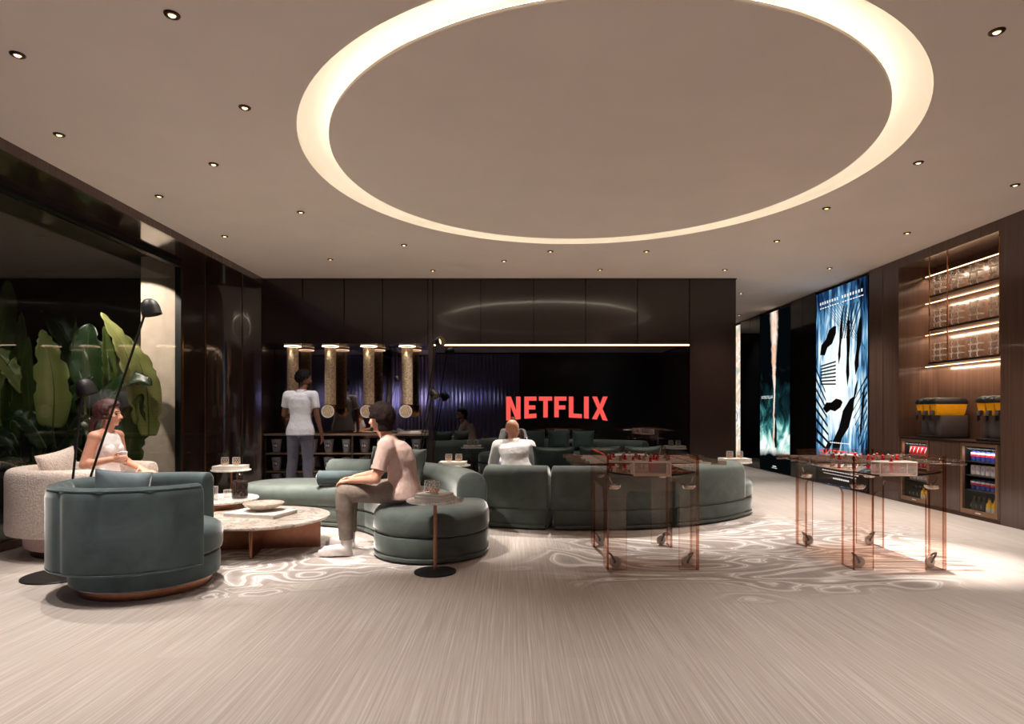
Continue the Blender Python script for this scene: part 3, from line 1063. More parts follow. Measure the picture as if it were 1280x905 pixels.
for nm, yc, rows in (('nearer', 6.835, (('can_blue', 'band', 'blue', 0.593, 'top'), ('can_silver', 'disc', 'white', 0.436, 'middle'), ('can_blue', 'band', 'blue', 0.268, 'third'))),
                     ('farther', 7.922, (('can_red', 'swash', 'red', 0.593, 'top'), ('can_red', 'swash', 'red', 0.436, 'middle'), ('can_silver', 'disc', 'white', 0.268, 'third')))):
    for mat, mk, cn, z, sh in rows:
        c0 = None
        for i in range(6):
            lab = '%s drink can, %s from the posters, on the %s shelf of the %s fridge' % (cn, ORD[i], sh, nm)
            loc = (5.285, yc + 0.19 - 0.074 * i, 0.046 + z + 0.0015)
            if c0 is None:
                c0 = make_can(mat, mk, lab, loc, '%s cans on the %s shelf of the %s fridge' % (cn, sh, nm))
            else:
                dup(c0, loc, 0, lab)
    for kind, cn, o in (('dark', 'dark green', 0), ('light', 'yellow', 3)):
        c0 = None
        for i in range(3):
            lab = '%s bottle, %s from the posters, at the bottom of the %s fridge' % (cn, ORD[i], nm)
            loc = (5.285, yc + 0.19 - 0.076 * (i + o), 0.046 + 0.0215)
            if c0 is None:
                c0 = make_bottle(kind, lab, loc, '%s bottles in the %s fridge' % (cn, nm))
            else:
                dup(c0, loc, 0, lab)


# juice dispensers on the counter
def juicer(yc, lab):
    t = thing('juice_dispenser', lab, 'dispenser', (5.46, yc, 0.8735), 0, 'triple-tank orange juice dispensers')
    b = B()
    b.box((-0.14, -0.185, 0.03), (0.2, 0.185, 0.285), 0.012)
    b.build('housing', 'machine_grey', t)
    B().box((-0.215, -0.19, 0.0), (0.2, 0.19, 0.03), 0.006).build('drip_tray', 'matte_black', t)
    for y in (-0.128, 0.0, 0.128):
        b = B()
        prof = [(0.287, 0.040, 0.16), (0.30, 0.045, 0.172), (0.36, 0.052, 0.186), (0.425, 0.058, 0.196)]
        b.loops([[(sx * hx - 0.012, y + sy * hy, z) for sx, sy in ((-1, -1), (-0.6, -1.1), (0.6, -1.1), (1, -1), (1.03, 0), (1, 1), (0.6, 1.1), (-0.6, 1.1), (-1, 1), (-1.03, 0))] for z, hy, hx in prof])
        tk = b.build('juice_tank', 'juice', t, 50)
        B().box((-0.235, y - 0.024, 0.285), (-0.195, y + 0.024, 0.345), 0.006).build('tap_block', 'machine_grey', tk)
        B().tube([(-0.225, y, 0.285), (-0.226, y, 0.262), (-0.222, y, 0.235)], [0.012, 0.011, 0.009], 10).box((-0.245, y - 0.006, 0.22), (-0.236, y + 0.006, 0.285)).build('tap', 'matte_black', tk)
        b = B()
        b.loops([[(sx * hx - 0.012, y + sy * hy, z) for sx, sy in ((-1, -1), (-0.6, -1.1), (0.6, -1.1), (1, -1), (1.03, 0), (1, 1), (0.6, 1.1), (-0.6, 1.1), (-1, 1), (-1.03, 0))] for z, hy, hx in ((0.426, 0.0595, 0.205), (0.455, 0.0595, 0.207), (0.49, 0.05, 0.19), (0.508, 0.03, 0.14))])
        b.build('tank_lid', 'matte_black', tk, 50)
    return t


j0 = juicer(7.80, 'three-tank orange juice dispenser standing fully in view on the bar counter')
dup(j0, (5.46, 6.76, 0.8735), 0, 'three-tank orange juice dispenser cut off by the near edge of the bar')

# floating mug shelves with light strips
zs = (3.02, 2.66, 2.24, 1.82)
for i, z in enumerate(zs):
    if i == 0:
        lab = 'light-strip rail above the topmost row of glass mugs'
    else:
        lab = '%s floating shelf of glass mugs counted from the ceiling, in the bar niche' % ORD[i - 1]
    t = thing('wall_shelf', lab, 'shelf', (5.44, 7.28, z), 0, 'floating shelves in the bar niche')
    if i:
        B().box((-0.14, -0.735, -0.012), (0.14, 0.55, 0.012), 0.003, 1).build('shelf_board', 'dark_bronze', t, 0)
    B().box((0.10, -0.735, -0.034), (0.125, 0.94, -0.0135)).build('strip_housing', 'dark_bronze', t, 0)
    B().box((0.085, -0.73, -0.026), (0.0995, 0.935, -0.0165)).build('light_strip', 'bar_led', t, 0)
    l = bpy.data.lights.new('strip_lamp', 'AREA'); l.shape = 'RECTANGLE'; l.size = 0.03; l.size_y = 1.66; l.energy = 11; l.color = (1, 0.74, 0.52)
    o = bpy.data.objects.new('strip_lamp', l); COL.objects.link(o); o.location = (5.53, 7.38, z - 0.04); o.rotation_euler = (0, R(-30), 0)
t = thing('hanging_rods', 'slim brass rods hanging from the ceiling of the bar niche, carrying the mug shelves', 'rods', (5.44, 7.28, 1.82))
for x, y in ((-0.125, 0.5), (-0.125, 0.18), (-0.125, -0.62), (0.131, -0.3), (0.131, -0.62)):
    B().tube([(x * 1.22, y, 0.002), (x * 1.22, y, 1.305)], 0.008, 10).build('rod', 'gold_metal', t)

mug0 = None
n_in = 0
for ri, z in enumerate(zs[1:]):
    for ci in range(4):
        for k in range(2):
            for lv in range(3):
                y = 7.79 - 0.305 * ci - 0.105 * k
                lab = 'clear glass mug, %s of the %s stack from the posters, %s bar shelf' % (('bottom', 'middle', 'top')[lv], ORD[ci * 2 + k], ('top', 'middle', 'lowest')[ri])
                loc = (5.385 , y, z + 0.0135 + 0.0795 * lv)
                if mug0 is None:
                    mug0 = thing('glass_mug', lab, 'mug', loc, 0, 'stacked glass mugs on the bar shelves')
                    B().lathe([(0.0, 0.0), (0.040, 0.0), (0.0425, 0.003), (0.044, 0.078), (0.041, 0.078), (0.039, 0.008), (0.0, 0.008)], n=20, cap0=False, cap1=False).build('mug_body', 'glass_clear', mug0)
                    B().lathe([(0.041, 0.075), (0.0445, 0.075), (0.0445, 0.079), (0.041, 0.079), (0.041, 0.075)], n=20, cap0=False, cap1=False).lathe([(0.0, 0.0005), (0.041, 0.0005), (0.0425, 0.006), (0.0, 0.006)], n=20, cap0=False, cap1=False).build('rim', 'white_plastic', mug0)
                    h = [(-0.0445, 0, 0.068), (-0.07, 0, 0.068), (-0.078, 0, 0.058), (-0.078, 0, 0.022), (-0.07, 0, 0.012), (-0.0445, 0, 0.012)]
                    B().tube(h, 0.0055, 8).build('handle', 'white_plastic', mug0)
                    mug0.rotation_euler = (0, 0, R(35))
                else:
                    dup(mug0, loc, R(35), lab)

# ================================================================== POSTER LIGHT BOXES (plain abstract stand-ins for the film art)


def art_mat(name, kind):
    m = bpy.data.materials.new(name); m.use_nodes = True
    nt = m.node_tree; nt.nodes.clear()
    out = nt.nodes.new('ShaderNodeOutputMaterial')
    e = nt.nodes.new('ShaderNodeEmission')
    L(nt, e.outputs[0], out.inputs[0])
    g = mapping(nt)
    sep = nt.nodes.new('ShaderNodeSeparateXYZ'); L(nt, g, sep.inputs[0])
    u, v = sep.outputs[1], sep.outputs[2]          # metres along the wall / up
    n = N(nt, 'ShaderNodeTexNoise'); n.inputs['Detail'].default_value = 5; L(nt, g, n.inputs['Vector'])
    if kind == 'streets':
        n.inputs['Scale'].default_value = 1.6
        n.inputs['Distortion'].default_value = 0.6
        # slanted light beams through pale mist, deep blue corners
        wv = N(nt, 'ShaderNodeTexNoise'); wv.inputs['Scale'].default_value = 1; wv.inputs['Detail'].default_value = 2
        L(nt, mapping(nt, (1, 9, 2.2), (0, 2, 1), (R(35), 0, 0)), wv.inputs['Vector'])
        w2 = N(nt, 'ShaderNodeTexNoise'); w2.inputs['Scale'].default_value = 1; w2.inputs['Detail'].default_value = 2
        L(nt, mapping(nt, (1, 13, 2.0), (0, 7, 4), (R(-50), 0, 0)), w2.inputs['Vector'])
        s = mathn(nt, 'ADD', mathn(nt, 'MULTIPLY', wv.outputs['Fac'], 0.5), mathn(nt, 'MULTIPLY', w2.outputs['Fac'], 0.5))
        dx = mathn(nt, 'MULTIPLY', mathn(nt, 'SUBTRACT', u, 0.05), 1.0)
        dy = mathn(nt, 'MULTIPLY', mathn(nt, 'SUBTRACT', v, 1.65), 0.62)
        d = mathn(nt, 'SQRT', mathn(nt, 'ADD', mathn(nt, 'MULTIPLY', dx, dx), mathn(nt, 'MULTIPLY', dy, dy)))
        t = mathn(nt, 'ADD', s, mathn(nt, 'SUBTRACT', 0.40, mathn(nt, 'MULTIPLY', d, 0.46)))
        r = ramp(nt, t, [(0.32, lin((4, 8, 18))), (0.44, lin((28, 58, 98))), (0.55, lin((92, 150, 190))), (0.66, lin((215, 235, 242))), (0.82, lin((255, 255, 250)))])
        e.inputs['Strength'].default_value = 1.15
    elif kind == 'plume':
        n.inputs['Scale'].default_value = 2.2
        n.inputs['Distortion'].default_value = 1.0
        t = mathn(nt, 'ADD', mathn(nt, 'MULTIPLY', mathn(nt, 'SUBTRACT', 1.75, v), 0.42), mathn(nt, 'MULTIPLY', mathn(nt, 'SUBTRACT', n.outputs['Fac'], 0.5), 1.1))
        base = ramp(nt, t, [(0.0, lin((4, 7, 9))), (0.22, lin((18, 48, 54))), (0.36, lin((62, 132, 130))), (0.46, lin((168, 224, 214))), (0.56, lin((248, 255, 250)))])
        du = mathn(nt, 'ABSOLUTE', mathn(nt, 'ADD', u, mathn(nt, 'MULTIPLY', mathn(nt, 'SUBTRACT', n.outputs['Fac'], 0.5), 0.18)))
        wd = mathn(nt, 'ADD', 0.045, mathn(nt, 'MULTIPLY', mathn(nt, 'MAXIMUM', mathn(nt, 'SUBTRACT', v, 1.6), 0.0), 0.11))
        st = ramp(nt, mathn(nt, 'DIVIDE', du, wd), [(0.0, (1, 1, 1)), (0.45, (0.9, 0.9, 0.9)), (1.0, (0, 0, 0))])
        hot = ramp(nt, n.outputs['Fac'], [(0.35, lin((255, 190, 150))), (0.55, lin((255, 240, 226)))])
        c1 = mixc(nt, st.outputs['Color'], base.outputs['Color'], hot.outputs['Color'])
        gr = ramp(nt, mathn(nt, 'ADD', v, mathn(nt, 'MULTIPLY', n.outputs['Fac'], 0.25)), [(0.46, (0, 0, 0)), (0.6, (1, 1, 1))])
        r = None
        c = mixc(nt, gr.outputs['Color'], (*lin((4, 8, 9)), 1), c1)
        L(nt, c, e.inputs['Color'])
        e.inputs['Strength'].default_value = 1.05
    else:
        n.inputs['Scale'].default_value = 2.0
        n.inputs['Distortion'].default_value = 2.0
        r = ramp(nt, n.outputs['Fac'], [(0.3, lin((60, 110, 140))), (0.45, lin((250, 244, 236))), (0.55, lin((236, 206, 168))), (0.7, lin((150, 190, 206)))])
        e.inputs['Strength'].default_value = 1.1
    if r is not None:
        L(nt, r.outputs['Color'], e.inputs['Color'])
    MATS[name] = m


art_mat('art_streets', 'streets')
art_mat('art_plume', 'plume')
art_mat('art_mist', 'mist')
glow('print_white', (255, 255, 255), 1.0)
glow('print_red', (255, 96, 84), 1.1)
plain('print_black', (6, 8, 12), 0.4, var=0.02)


def poster(y0, y1, z1, art, lab):
    yc, hw = (y0 + y1) / 2, (y1 - y0) / 2 - 0.012
    t = thing('poster_lightbox', lab, 'poster', (XR - 0.002, yc, 0.0), 0, 'tall poster light boxes on the bar wall')
    B().box((0.0, -hw, 0.012), (0.055, hw, z1)).build('casing', 'matte_black', t, 0)
    B().box((-0.004, -hw + 0.01, 0.022), (-0.0005, hw - 0.01, z1 - 0.01)).build('print_sheet', art, t, 0)
    return t, hw


def pl(t, polys, mat, name='printed_shape', x=-0.006):
    """flat printed shapes on a poster; u runs from the far edge (negative) to the near edge as seen from the room"""
    b = B()
    for p in polys:
        b.prism([(u, w) for u, w in p], lambda u, w: (x, -u, w), lambda u, w: (x + 0.0015, -u, w))
    return b.build(name, mat, t, 0)


pt, hw = poster(8.94, 10.49, 3.20, 'art_streets', 'tall blue and white backlit poster with slanted black shapes')
sh = []
# slanted dark shards and beams, abstract
for cu, cv, ln, wd, a in ((-0.36, 2.36, 0.66, 0.24, 38), (0.02, 2.35, 0.8, 0.09, 82), (0.24, 2.15, 1.1, 0.11, 88), (0.52, 2.2, 0.9, 0.14, 80), (-0.22, 1.30, 0.62, 0.20, 8),
                          (0.08, 0.95, 1.15, 0.28, 56), (-0.42, 0.58, 0.5, 0.12, 40), (0.62, 1.2, 0.8, 0.07, 82), (0.42, 1.45, 0.5, 0.06, 70)):
    c, s = math.cos(R(a)), math.sin(R(a))
    pts = [(-0.5, 0.0), (-0.3, 0.42), (-0.05, 0.3), (0.2, 0.5), (0.42, 0.28), (0.5, 0.05), (0.38, -0.3), (0.1, -0.5), (-0.12, -0.28), (-0.34, -0.45)]
    sh.append([(cu + (p * ln) * c - (q * wd) * s, cv + (p * ln) * s + (q * wd) * c) for p, q in pts])
pl(pt, sh, 'print_black')
fac = []
for i in range(11):        # slanted facade bands on both flanks
    fac.append([(0.30 + 0.04 * i, 1.30 - 0.10 * i), (0.325 + 0.04 * i, 1.30 - 0.10 * i), (hw - 0.014, 1.75 - 0.115 * i), (hw - 0.014, 1.70 - 0.115 * i)])
for i in range(8):
    fac.append([(-hw + 0.014, 1.95 - 0.17 * i), (-0.45 + 0.02 * i, 1.55 - 0.14 * i), (-0.45 + 0.02 * i, 1.51 - 0.14 * i), (-hw + 0.014, 1.89 - 0.17 * i)])
for i in range(7):
    fac.append([(-0.60, 1.98 - 0.05 * i), (-0.12, 2.02 - 0.06 * i), (-0.12, 1.995 - 0.06 * i), (-0.60, 1.955 - 0.05 * i)])
for i in range(6):
    fac.append([(0.10 + 0.1 * i, 2.86), (0.13 + 0.1 * i, 2.86), (0.02 + 0.06 * i, 2.35), (0.0 + 0.06 * i, 2.35)])
for k0_, k1_ in ((0, 11), (11, 19), (19, 26), (26, 32)):
    pl(pt, fac[k0_:k1_], 'print_black', 'printed_lines', -0.0054)
ln_ = []
for i in range(9):
    u0 = -0.75 + 0.1 * i
    ln_.append([(u0, 3.1 - 0.02 * i), (u0 + 0.012, 3.1 - 0.02 * i), (u0 + 0.75, 2.55 - 0.06 * i), (u0 + 0.74, 2.55 - 0.06 * i)])
ln_ = [[(min(max(u, -hw + 0.02), hw - 0.02), v) for u, v in p] for p in ln_]
pl(pt, ln_, 'print_black', 'printed_lines', -0.005)
pl(pt, [[(-hw + 0.012, 0.03), (hw - 0.012, 0.03), (hw - 0.012, 0.36), (-hw + 0.012, 0.36)]], 'print_black', 'printed_shape', -0.0048)
b = B()
for i in range(17):      # line of small illegible capitals along the top edge
    if i == 8:
        continue
    u = -0.62 + i * 0.076
    b.box((-0.007, -u, 2.985), (-0.006, -(u + 0.036), 3.03))
    b.box((-0.007, -u - 0.004, 2.92), (-0.006, -(u + 0.06), 2.935))
for i in range(10):
    b.box((-0.007, 0.30 - 0.06 * i, 0.70), (-0.006, 0.252 - 0.06 * i, 0.715))
for i in range(14):
    b.box((-0.007, 0.55 - 0.078 * i, 0.235), (-0.006, 0.49 - 0.078 * i, 0.25))
    b.box((-0.007, 0.5 - 0.07 * i, 0.19), (-0.006, 0.445 - 0.07 * i, 0.2))
for i in range(8):
    b.box((-0.007, 0.2 - 0.06 * i, 0.12), (-0.006, 0.155 - 0.06 * i, 0.145))
b.build('small_print', 'print_white', pt, 0)
b = B()
text_prims(b, 'INCEPTION', 0.245, lambda u, v: (-0.0075, 0.62 - u, 0.425 + v))
b.build('title_lettering', 'print_red', pt, 0)

pt, hw = poster(11.45, 12.86, 3.20, 'art_plume', 'dark teal backlit poster with a bright vertical streak of light')
b = B()
text_prims(b, 'INTERSTELLAR', 0.085, lambda u, v: (-0.0065, 0.60 - u, 1.47 + v))
b.build('title_lettering', 'print_white', pt, 0)
B().box((-0.0065, 0.06, 0.12), (-0.0055, -0.1, 0.135)).box((-0.0065, 0.1, 0.09), (-0.0055, -0.14, 0.098)).build('small_print', 'print_white', pt, 0)
pl(pt, [[(0.045, 0.5), (0.12, 0.5), (0.13, 0.85), (0.1, 1.02), (0.075, 1.06), (0.05, 1.02), (0.03, 0.85)]], 'print_black')
pt, hw = poster(13.94, 15.28, 3.20, 'art_mist', 'pale backlit poster, only a sliver showing past the back wall')
# ================================================================== CURVED SOFAS
SEATL = [(0.03, 0.212), (0.008, 0.222), (0.0, 0.245), (0.0, 0.335), (0.012, 0.372), (0.035, 0.398), (0.07, 0.412), (0.13, 0.419), (0.22, 0.422)]
PLINL = [(0.05, 0.028), (0.022, 0.04), (0.02, 0.05), (0.012, 0.062), (0.006, 0.075), (0.006, 0.195), (0.014, 0.206), (0.05, 0.209)]
PIPEL = [(0.03, 0.012), (0.008, 0.016), (0.0, 0.028), (0.003, 0.044), (0.03, 0.052)]
FOOTL = [(0.07, 0.0), (0.07, 0.03)]
BACKL = [(0.02, 0.205), (0.004, 0.215), (0.0, 0.24), (0.0, 0.50), (0.006, 0.545), (0.022, 0.585), (0.05, 0.618), (0.085, 0.638), (0.12, 0.646), (0.136, 0.647)]


def sofa(name, label, c, modules, backs, rs, hw, rb, hb, group):
    t = thing(name, label, 'sofa', (c[0], c[1], 0), 0, group)
    for a0, a1, k0, k1 in modules:
        g0 = 0 if k0 == 'round' else R(0) + math.degrees(0.055 / rs)
        g1 = 0 if k1 == 'round' else math.degrees(0.055 / rs)
        n = max(8, int((a1 - a0) / 3))
        path = arc((0, 0), rs, a0 + g0, a1 - g1, n)
        p = pad(path, hw, PLINL, k0, k1).build('plinth', 'green_velvet', t, 50)
        pad(path, hw, PIPEL, k0, k1).build('piping', 'green_velvet', p, 50)
        pad(path, hw, FOOTL, k0, k1).build('foot_rail', 'matte_black', p, 50)
        pad(path, hw, SEATL, k0, k1).build('seat_cushion', 'green_velvet', t, 50)
    for a0, a1 in backs:
        g = math.degrees(0.055 / rb)
        pad(arc((0, 0), rb, a0 + g, a1 - g, max(8, int((a1 - a0) / 3))), hb, BACKL, 'flat', 'flat').build('backrest', 'green_velvet', t, 50)
    return t


CA = (-2.3, 5.33)
sofa('curved_sofa', 'green velvet curved sofa under the seated man in beige, with chaise end', CA,
     [(-2, 42, 'round', 'flat'), (42, 76, 'flat', 'flat'), (76, 98, 'flat', 'round')], [(8, 48), (48, 86)], 1.61, 0.49, 1.955, 0.14, 'green velvet sofas')
CBC = (0.75, 8.77)
sofa('curved_sofa', 'long green velvet curved sofa under the bald man, its back to the camera', CBC,
     [(-116, -98.3, 'round', 'flat'), (-98.3, -69.2, 'flat', 'flat'), (-69.2, -39, 'flat', 'round')], [(-114.5, -98.3), (-98.3, -69.2), (-69.2, -42)], 2.11, 0.49, 2.46, 0.14, 'green velvet sofas')


def pillow(label, c, w, h, t, face, lean, mat, name='throw_pillow', roll=0, group=None):
    b, edge = cushion(w, h, t)
    o = thing(name, label, 'pillow', c, 0, group)
    b.build('cover', mat, o, 70)
    e = B()
    e.tube(edge + [edge[0]], 0.005, 6, False)
    e.build('piping', mat, o, 70)
    o.rotation_euler = (Matrix.Rotation(face, 3, 'Z') @ Matrix.Rotation(lean, 3, 'X') @ Matrix.Rotation(roll, 3, 'Y')).to_euler()
    return o


def on_ring(c, r, a, z):
    return (c[0] + r * math.cos(R(a)), c[1] + r * math.sin(R(a)), z)


# pillows stand with their face to the middle of the sofa's arc: normal (-Y local) turned to the centre
for lab, c, r, a, mat in (('sage green pillow leaning on the sofa right behind the seated man', CA, 1.655, 41, 'green_velvet'),
                          ('dark green pillow half hidden behind the seated man\'s back', CA, 1.655, 57, 'dark_green_velvet')):
    pillow(lab, on_ring(c, r, a, 0.625), 0.43, 0.40, 0.13, R(a - 90), R(-14), mat, group='pillows on the chaise sofa')
for i, a in enumerate((-98, -85, -72)):
    pillow('dark green pillow on the long sofa, %s from the bald man' % ORD[i], on_ring(CBC, 2.16, a, 0.632), 0.44, 0.40, 0.13, R(a - 90), R(-13), 'dark_green_velvet', group='dark pillows on the long sofa')

t = thing('bolster', 'green velvet bolster roll lying on the sofa beside the seated man', 'bolster', (-1.77, 6.50, 0.503), R(-3))
mt_ = Matrix.Rotation(R(90), 4, 'Y')
B().lathe([(0.0, -0.29), (0.06, -0.288), (0.074, -0.275), (0.076, -0.26), (0.076, 0.26), (0.074, 0.275), (0.06, 0.288), (0.0, 0.29)], mat=mt_, n=28, cap0=False, cap1=False).build('cover', 'blue_velvet', t, 50)
for x in (-0.272, 0.272):
    B().lathe([(0.0735, -0.004), (0.079, 0), (0.0735, 0.004), (0.0735, -0.004)], mat=Matrix.Translation((x, 0, 0)) @ mt_, n=28, cap0=False, cap1=False).build('piping', 'blue_velvet', t)


# ================================================================== BARREL ARMCHAIRS
def armchair(label, c, face, mat, basemat, bandmat, group):
    t = thing('barrel_armchair', label, 'armchair', (c[0], c[1], 0), R(face), group)
    B().lathe([(0.0, 0.0), (0.40, 0.0), (0.405, 0.006), (0.405, 0.052), (0.395, 0.06), (0.0, 0.06)], n=64, cap0=False, cap1=False).build('base_ring', bandmat, t)
    B().lathe([(0.0, 0.06), (0.43, 0.06), (0.452, 0.072), (0.458, 0.1), (0.458, 0.19), (0.452, 0.215), (0.43, 0.225), (0.0, 0.226)], n=64, cap0=False, cap1=False).build('drum', basemat, t)
    B().lathe([(0.0, 0.227), (0.44, 0.227), (0.468, 0.24), (0.474, 0.27), (0.474, 0.35), (0.462, 0.395), (0.43, 0.417), (0.37, 0.428), (0.0, 0.432)], n=64, cap0=False, cap1=False).build('seat_cushion', mat, t, 60)
    lv = [(0.025, 0.192), (0.006, 0.2), (0.0, 0.225), (0.0, 0.66), (0.006, 0.695), (0.02, 0.718), (0.04, 0.73), (0.055, 0.733)]
    nseg = 9
    gr = (lambda u: 0.22 * math.exp(-((abs((u * nseg) % 1.0 - 0.5) - 0.5) / 0.10) ** 2) * (1 if 0.03 < u < 0.97 else 0)) if mat == 'blue_velvet' else None
    pad(arc((0, 0), 0.515, 52, 308, 109), 0.062, lv, 'flat', 'flat', groove=gr, ext=0.045).build('shell_back', mat, t, 60)
    pts = arc((0, 0), 0.572, 50, 310, 72)
    if mat == 'blue_velvet':
        B().tube([(p.x, p.y, 0.203) for p in pts], 0.006, 6).build('piping', mat, t)
        B().tube([(p.x * 0.985, p.y * 0.985, 0.715) for p in pts], 0.006, 6).build('piping', mat, t)
    return t


GC = (-2.535, 4.28)
armchair('blue-green velvet barrel armchair on a bronze base, its back to the camera', GC, 22, 'blue_velvet', 'blue_velvet', 'bronze', 'barrel armchairs')
WC = (-3.72, 5.40)
armchair('cream boucle barrel armchair by the glass wall, under the woman', WC, 5, 'boucle', 'boucle_base', 'dark_bronze', 'barrel armchairs')
pillow('blue-grey velvet pillow peeking over the back of the green armchair', (GC[0] - 0.245, GC[1] + 0.11, 0.624), 0.37, 0.31, 0.11, R(52), R(-8), 'slate_velvet', roll=R(8))
pillow('cream boucle pillow peeking over the cream armchair behind the woman', (WC[0] - 0.25, WC[1] - 0.0, 0.672), 0.38, 0.38, 0.11, R(80), R(-8), 'boucle', roll=R(-10))


# ================================================================== TABLES
def side_table(label, c, zt=0.546, rt=0.215, stem='bronze'):
    t = thing('side_table', label, 'side table', (c[0], c[1], 0), 0, 'round marble side tables')
    B().lathe([(0.0, 0.0), (0.155, 0.0), (0.158, 0.004), (0.156, 0.010), (0.03, 0.016), (0.0, 0.016)], n=48, cap0=False, cap1=False).build('base', 'matte_black', t)
    B().lathe([(0.0135, 0.016), (0.0135, zt - 0.02), (0.03, zt - 0.016), (0.03, zt - 0.0145)], n=20, cap0=True, cap1=True).build('stem', stem, t)
    B().lathe([(0.0, zt - 0.014), (rt - 0.006, zt - 0.014), (rt, zt - 0.008), (rt, zt - 0.003), (rt - 0.003, zt), (0.0, zt)], n=56, cap0=False, cap1=False).build('table_top', 'white_marble', t)
    return t


def book(label, c, w, d, h, rz, grp=None):
    t = thing('book', label, 'book', c, rz, grp)
    b = B()
    b.box((-w / 2, -d / 2, 0), (w / 2, d / 2, 0.003), 0.001, 1).box((-w / 2, -d / 2, h - 0.003), (w / 2, d / 2, h), 0.001, 1).box((-w / 2, -d / 2, 0.0), (-w / 2 + 0.003, d / 2, h), 0.001, 1)
    b.build('cover', 'book_white', t, 0)
    B().box((-w / 2 + 0.003, -d / 2 + 0.004, 0.003), (w / 2 - 0.005, d / 2 - 0.004, h - 0.003)).build('pages', 'book_pages', t, 0)
    return t


tum0 = None


def tumbler(label, c, grp='whiskey tumblers'):
    global tum0
    if tum0 is not None:
        o = dup(tum0, c, random.random() * 3, label)
        o['group'] = grp
        return o
    t = tum0 = thing('whiskey_tumbler', label, 'glass', c, 0, grp)
    b = B()
    n = 20
    loops = []
    for r, z in ((0.034, 0.0), (0.037, 0.003), (0.039, 0.03), (0.040, 0.058), (0.041, 0.088), (0.0385, 0.088), (0.036, 0.05), (0.033, 0.012), (0.0, 0.012)):
        loops.append([(r * (1 + (0.03 if (i + int(z * 60)) % 2 else 0.0)) * math.cos(2 * PI * i / n), r * (1 + (0.03 if (i + int(z * 60)) % 2 else 0)) * math.sin(2 * PI * i / n), z) for i in range(n)])
    b.loops(loops, True, True, False)
    b.build('glass_body', 'glass_clear', t, 0)
    f = B()
    for s in (1, -1):        # cut facets catch the light as thin ridges
        for i in range(0, n, 2):
            f.tube([(0.0415 * math.cos(2 * PI * (i + s * k) / n), 0.0415 * math.sin(2 * PI * (i + s * k) / n), 0.018 + 0.02 * k) for k in range(4)], 0.0012, 5)
    f.lathe([(0.0385, 0.0865), (0.0415, 0.0865), (0.0415, 0.0895), (0.0385, 0.0895), (0.0385, 0.0865)], n=24, cap0=False, cap1=False)
    f.build('cut_pattern', 'white_plastic', t, 0)
    B().lathe([(0.0, 0.013), (0.0325, 0.013), (0.0345, 0.036), (0.0, 0.036)], n=24, cap0=False, cap1=False).build('drink', 'whiskey', t)
    return t


TT = 0.547
T1 = (-0.575, 4.60)
side_table('round marble side table on a bronze stem before the rounded sofa end', T1)
book('lower white book on the front side table', (T1[0] + 0.0, T1[1] + 0.0, TT), 0.25, 0.19, 0.024, R(-24), 'books on side tables')
book('upper white book on the front side table, under two tumblers', (T1[0] - 0.005, T1[1] + 0.004, TT + 0.0245), 0.235, 0.18, 0.02, R(-26), 'books on side tables')
tumbler('cut-glass whiskey tumbler on the front side table, the nearer of two', (T1[0] - 0.002, T1[1] - 0.035, TT + 0.045))
tumbler('cut-glass whiskey tumbler on the front side table, half behind the other', (T1[0] - 0.048, T1[1] + 0.055, TT + 0.045))
T2 = (-3.2, 7.0)
side_table('round marble side table before the dark glossy corner', T2)
book('thick white book on the side table before the glossy corner', (T2[0], T2[1], TT), 0.33, 0.24, 0.045, R(3), 'books on side tables')
tumbler('whiskey tumbler before the glossy corner, nearer the glass wall', (T2[0] - 0.07, T2[1], TT + 0.0455))
tumbler('whiskey tumbler before the glossy corner, nearer the standing man', (T2[0] + 0.055, T2[1] + 0.01, TT + 0.0455))
T3 = (-0.73, 7.62)
side_table('round marble side table between the two sofas, beside the bald man', T3)
book('thick white book on the side table between the sofas', (T3[0], T3[1], TT), 0.33, 0.24, 0.04, R(-3), 'books on side tables')
tumbler('whiskey tumbler between the sofas, nearer the seated man', (T3[0] - 0.055, T3[1], TT + 0.0405))
tumbler('whiskey tumbler between the sofas, nearer the bald man', (T3[0] + 0.07, T3[1], TT + 0.0405))
T4 = (2.90, 8.0)
side_table('round marble side table at the far end of the long sofa', T4, 0.553)
book('thick white book on the side table by the passage corner', (T4[0], T4[1], 0.5535), 0.36, 0.24, 0.045, R(2), 'books on side tables')
tumbler('whiskey tumbler by the passage corner, nearer the video wall', (T4[0] - 0.065, T4[1], 0.599))
tumbler('whiskey tumbler by the passage corner, nearer the posters', (T4[0] + 0.065, T4[1], 0.599))


def coffee_table(label, c, r, z, rz):
    t = thing('coffee_table', label, 'coffee table', (c[0], c[1], 0), rz, 'round stone coffee tables')
    B().lathe([(0.0, z - 0.026), (r - 0.02, z - 0.026), (r, z - 0.012), (r, z - 0.006), (r - 0.004, z), (0.0, z)], n=80, cap0=False, cap1=False).build('table_top', 'grey_marble', t)
    q = r * 0.86
    B().box((-q, -0.012, 0.0), (q, 0.012, z - 0.027), 0.003, 1).build('base_plate', 'bronze', t, 0)
    B().box((-0.012, -q * 0.8, 0.0), (0.012, -0.013, z - 0.027), 0.003, 1).build('base_plate', 'bronze', t, 0)
    B().box((-0.012, 0.013, 0.0), (0.012, q * 0.8, z - 0.027), 0.003, 1).build('base_plate', 'bronze', t, 0)
    return t


